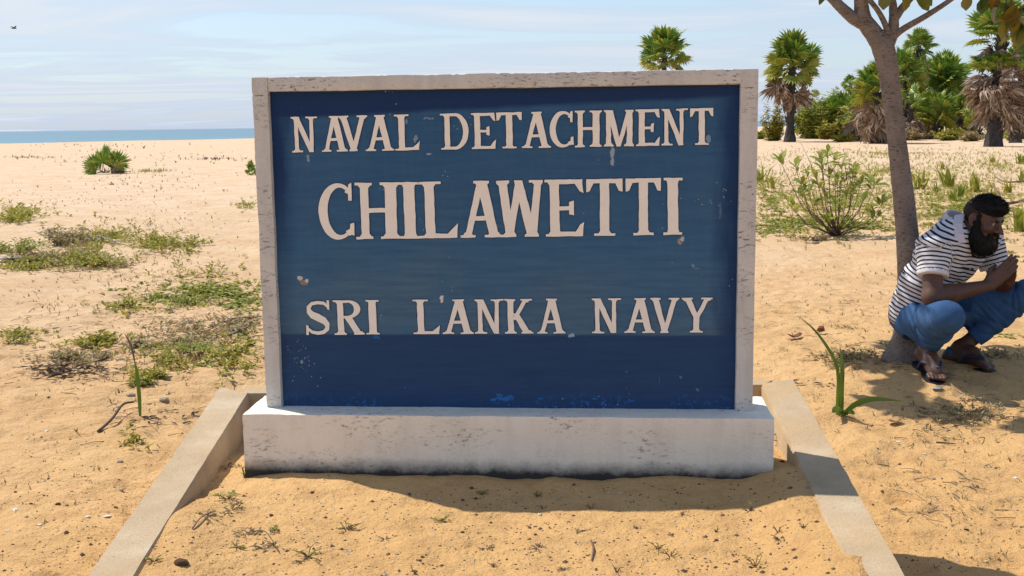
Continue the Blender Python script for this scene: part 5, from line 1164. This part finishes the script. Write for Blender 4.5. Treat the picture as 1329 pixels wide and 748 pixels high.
tag(pd.build('sand_crumbs', mat_plain('crumbs', (.13, .075, .045), .9, 30)), 'tiny dark crumbs strewn over the sand', None, None, 'stuff'); tag(pb.build('sand_grit', mat_plain('grit', (.55, .42, .30), .9, 30)), 'tiny pale grit strewn over the sand', None, None, 'stuff')
# sticks, litter
def stick(pts, r, label, mat=DRYW, name='dry_stick', cat='stick', group=None):
    P = [PG(*p[:2]) + Vector((0, 0, p[2])) for p in pts]; b = P[0].copy(); e = empty(name, b); m = MB(); A, Qr = smooth_path([p - b for p in P], [r * (1 - .5 * i / len(P)) for i in range(len(P))], 5)
    bpy.data.objects.remove(e); m.tube(A, Qr, 6, True, .2); o = m.build(name, mat, None, True); o.location = b; tag(o, label, cat, group); return o
stick([(128, 563, .01), (146, 553, .03), (160, 540, .05), (174, 533, .04)], .007, 'crooked dark stick lying by the single upright blade', DARKD)
stick([(338, 414, .01), (310, 417, .02), (283, 418, .01)], .011, 'thick dry stick lying behind the sign post')
stick([(320, 428, .01), (298, 446, .05)], .010, 'short pale stick leaning in the green creeper', DRYW)
stick([(338, 422, .01), (300, 422, .03), (270, 428, .01)], .007, 'thin grey stick alongside the thick dry stick')
stick([(1329, 262, .02), (1306, 266, .03), (1296, 262, .10), (1288, 248, .14)], .022, 'curved reddish driftwood branch behind the squatting man', STEMW)
stick([(1329, 238, .04), (1305, 240, .06), (1292, 236, .10)], .02, 'grey driftwood branch on the grassy flat', DRYW)
stick([(250, 690, .004), (262, 678, .01), (280, 668, .006)], .0025, 'short brown twig in the bed by the left kerb', DRYW)
stick([(767, 704, .004), (770, 716, .008), (768, 730, .004)], .003, 'short bent twig in the bed before the plinth', STEMW)
stick([(330, 700, .01), (345, 705, .03), (363, 720, .005)], .002, 'thin wiry twig lying in the bed', STEMW)
stick([(1215, 575, .004), (1240, 578, .006)], .003, 'thin dark twig right of the kerb', DARKD)
# flat pieces
def flake(px, py, L, wd, rz, mat, name, label, cat, group=None, lift=.004, curl=.25):
    b = PG(px, py); m = MB(); n = 5; vs = []
    for i in range(n + 1):
        t = i / n; ww = wd * .5 * (math.sin(math.pi * (.1 + .8 * t))) ** .6; zz = curl * L * (t - .5) ** 2 * 2
        vs += [(L * (t - .5), -ww, zz + .25 * ww), (L * (t - .5), 0, zz), (L * (t - .5), ww, zz + .25 * ww)]
    k = len(vs); vs2 = [(x, y, z - .0025) for x, y, z in vs]; fs = []
    for i in range(n):
        for j in (0, 1):
            a = 3 * i + j; fs += [(a, a + 1, a + 4, a + 3), (k + a + 1, k + a, k + a + 3, k + a + 4)]
        fs += [(3 * i, 3 * i + 3, k + 3 * i + 3, k + 3 * i), (3 * i + 5, 3 * i + 2, k + 3 * i + 2, k + 3 * i + 5)]
    fs += [(0, k, k + 1, 1), (1, k + 1, k + 2, 2), (3 * n + 1, k + 3 * n + 1, k + 3 * n, 3 * n), (3 * n + 2, k + 3 * n + 2, k + 3 * n + 1, 3 * n + 1)]
    m.add(vs, fs[:]); m.v += []; m.v = m.v[:0]; m.f = []; m.add(vs + vs2, fs); o = m.build(name, mat, None, True); o.location = (b.x, b.y, b.z + lift); o.rotation_euler = (0, 0, rz); tag(o, label, cat, group); return o
RED = mat_plain('red_brown_leaf', (.17, .055, .03), .6, 25, .4); PLAS = mat_plain('pale_plastic', (.45, .50, .55), .4, 12, .4); GREYP = mat_plain('grey_flat_stone', (.30, .25, .23), .8, 25, .5)
flake(1031, 442, .09, .055, .3, RED, 'fallen_leaf', 'shiny red brown curled leaf fallen on the sand right of the sign', 'leaf', None, .02, .5)
flake(1065, 434, .08, .05, 1.2, RED, 'fallen_leaf', 'dark crumpled brown leaf fallen near the drooping seedling tip', 'leaf', None, .015, .7)
flake(1160, 550, .07, .05, .5, mat_plain('tan_leaf', (.40, .24, .11), .7, 25), 'fallen_leaf', 'tan dry leaf fallen by the drooping seedling blade', 'leaf', None, .01, .4)
flake(1295, 336, .07, .04, .2, mat_plain('orange_leaf', (.35, .12, .05), .7, 25), 'fallen_leaf', 'orange dry leaf lying behind the clasped hands', 'leaf')
flake(1226, 490, .11, .045, -.7, GREYP, 'flat_stone', 'flat grey stone in front of the striped man\'s sandal', 'stone', None, .012, .05)
flake(1216, 506, .05, .035, .2, PLAS, 'plastic_scrap', 'small pale plastic scrap on shaded sand before the man', 'litter')
flake(128, 315, .30, .10, .1, PLAS, 'plastic_scrap', 'larger bluish plastic scrap caught in the left weeds', 'litter', None, .03, .1)
flake(148, 316, .22, .08, -.2, mat_plain('white_plastic', (.65, .66, .66), .5, 12, .2), 'plastic_scrap', 'white plastic scrap beside the bluish one', 'litter', None, .03, .1)
flake(10, 340, .25, .12, .2, PLAS, 'plastic_scrap', 'grey plastic scrap under the dense green creeping shrub', 'litter', None, .03, .1)
# drift of blackened leaves left of the kerb
lt = MB()
for i in range(150):
    X = 92 + q.gauss(0, 26); Y = 483 + q.gauss(0, 5.5); p = PG(X, Y); a = q.uniform(0, 6.28); leaf_quads(lt, p + Vector((0, 0, q.uniform(.003, .03))), (math.cos(a), math.sin(a), q.uniform(-.1, .3)), q.uniform(.03, .10), q.uniform(.008, .02), q)
for i in range(60):
    X, Y = q.choice([(262, 372, 20, 4), (250, 545, 14, 8), (195, 545, 22, 8), (300, 440, 30, 16), (1110, 462, 30, 8), (1035, 500, 12, 5)])[0:2]; p = PG(X + q.gauss(0, 18), Y + q.gauss(0, 5)); a = q.uniform(0, 6.28); leaf_quads(lt, p + Vector((0, 0, .006)), (math.cos(a), math.sin(a), q.uniform(-.1, .3)), q.uniform(.03, .08), q.uniform(.008, .016), q)
tag(lt.build('leaf_litter', DARKD), 'drift of blackened dry leaves on the sand left of the kerb', None, None, 'stuff')
# dry fern leaf lying between plinth and right kerb
dl = empty('dry_palm_leaflet', G(1018, 572, BEDZ)); dl.location.z = hz1(dl.location.x, dl.location.y); tag(dl, 'dry comb shaped palm leaflet lying between the plinth and the right kerb', 'leaf')
dm = MB(); A = [Vector((-.03, .07, .02)), Vector((0, .03, .025)), Vector((.02, -.03, .01))]; dm.tube(A, .003, 5)
for i in range(8):
    t = i / 7; p = A[0].lerp(A[2], t) + Vector((0, 0, .01)); leaf_quads(dm, p, (.8, .5, .3), .05, .012, q); 
dm.build('leaflet', mat_plain('straw', (.30, .22, .10), .8, 30), dl)
# fine twig litter on the trodden sand
tl = MB()
for X0, Y0, RX, RY, n in [(150, 440, 150, 45, 260), (260, 425, 70, 30, 160), (90, 480, 80, 22, 150), (200, 545, 60, 22, 70), (1110, 465, 60, 14, 110), (1250, 540, 80, 28, 120), (1230, 640, 100, 50, 60), (1060, 420, 60, 40, 60), (1250, 275, 80, 25, 80), (60, 335, 60, 15, 90)]:
    for i in range(n):
        p = PG(X0 + q.gauss(0, .6) * RX, Y0 + q.gauss(0, .6) * RY)
        if -1.25 < p.x < 1.2 and p.y < 4.52: continue
        a = q.uniform(0, 6.28); L = q.uniform(.02, .09) * (1 if p.y < 8 else 1.8); d = Vector((math.cos(a), math.sin(a), q.uniform(-.05, .25))) * L; r = q.uniform(.0008, .0022)
        tl.tube([p + Vector((0, 0, .002)), p + d * .5 + Vector((q.gauss(0, .1), q.gauss(0, .1), .06)) * L, p + d], [r, r, r * .6], 3, False)
tag(tl.build('twig_litter', DRYW), 'fine dry twig litter strewn over the trodden sand', None, None, 'stuff')
# far bird
bm_ = MB(); bp = AT(18, 37, 120.0)
bm_.tube([Vector((-.30, 0, 0)), Vector((-.1, 0, .03)), Vector((.15, 0, .03)), Vector((.3, 0, 0))], [.02, .09, .09, .02], 7)
for sg in (-1, 1): bm_.add([(-.08, sg * .03, .05), (.12, sg * .03, .05), (.10, sg * .45, .22), (-.06, sg * .42, .22), (-.1, sg * .8, .12)], [(0, 1, 2, 3), (3, 2, 4)])
bo = bm_.build('bird', mat_plain('dark_feathers', (.05, .05, .06), .8, 10)); bo.location = bp; bo.rotation_euler = (0, 0, .9); tag(bo, 'dark bird gliding high over the sea', 'bird')
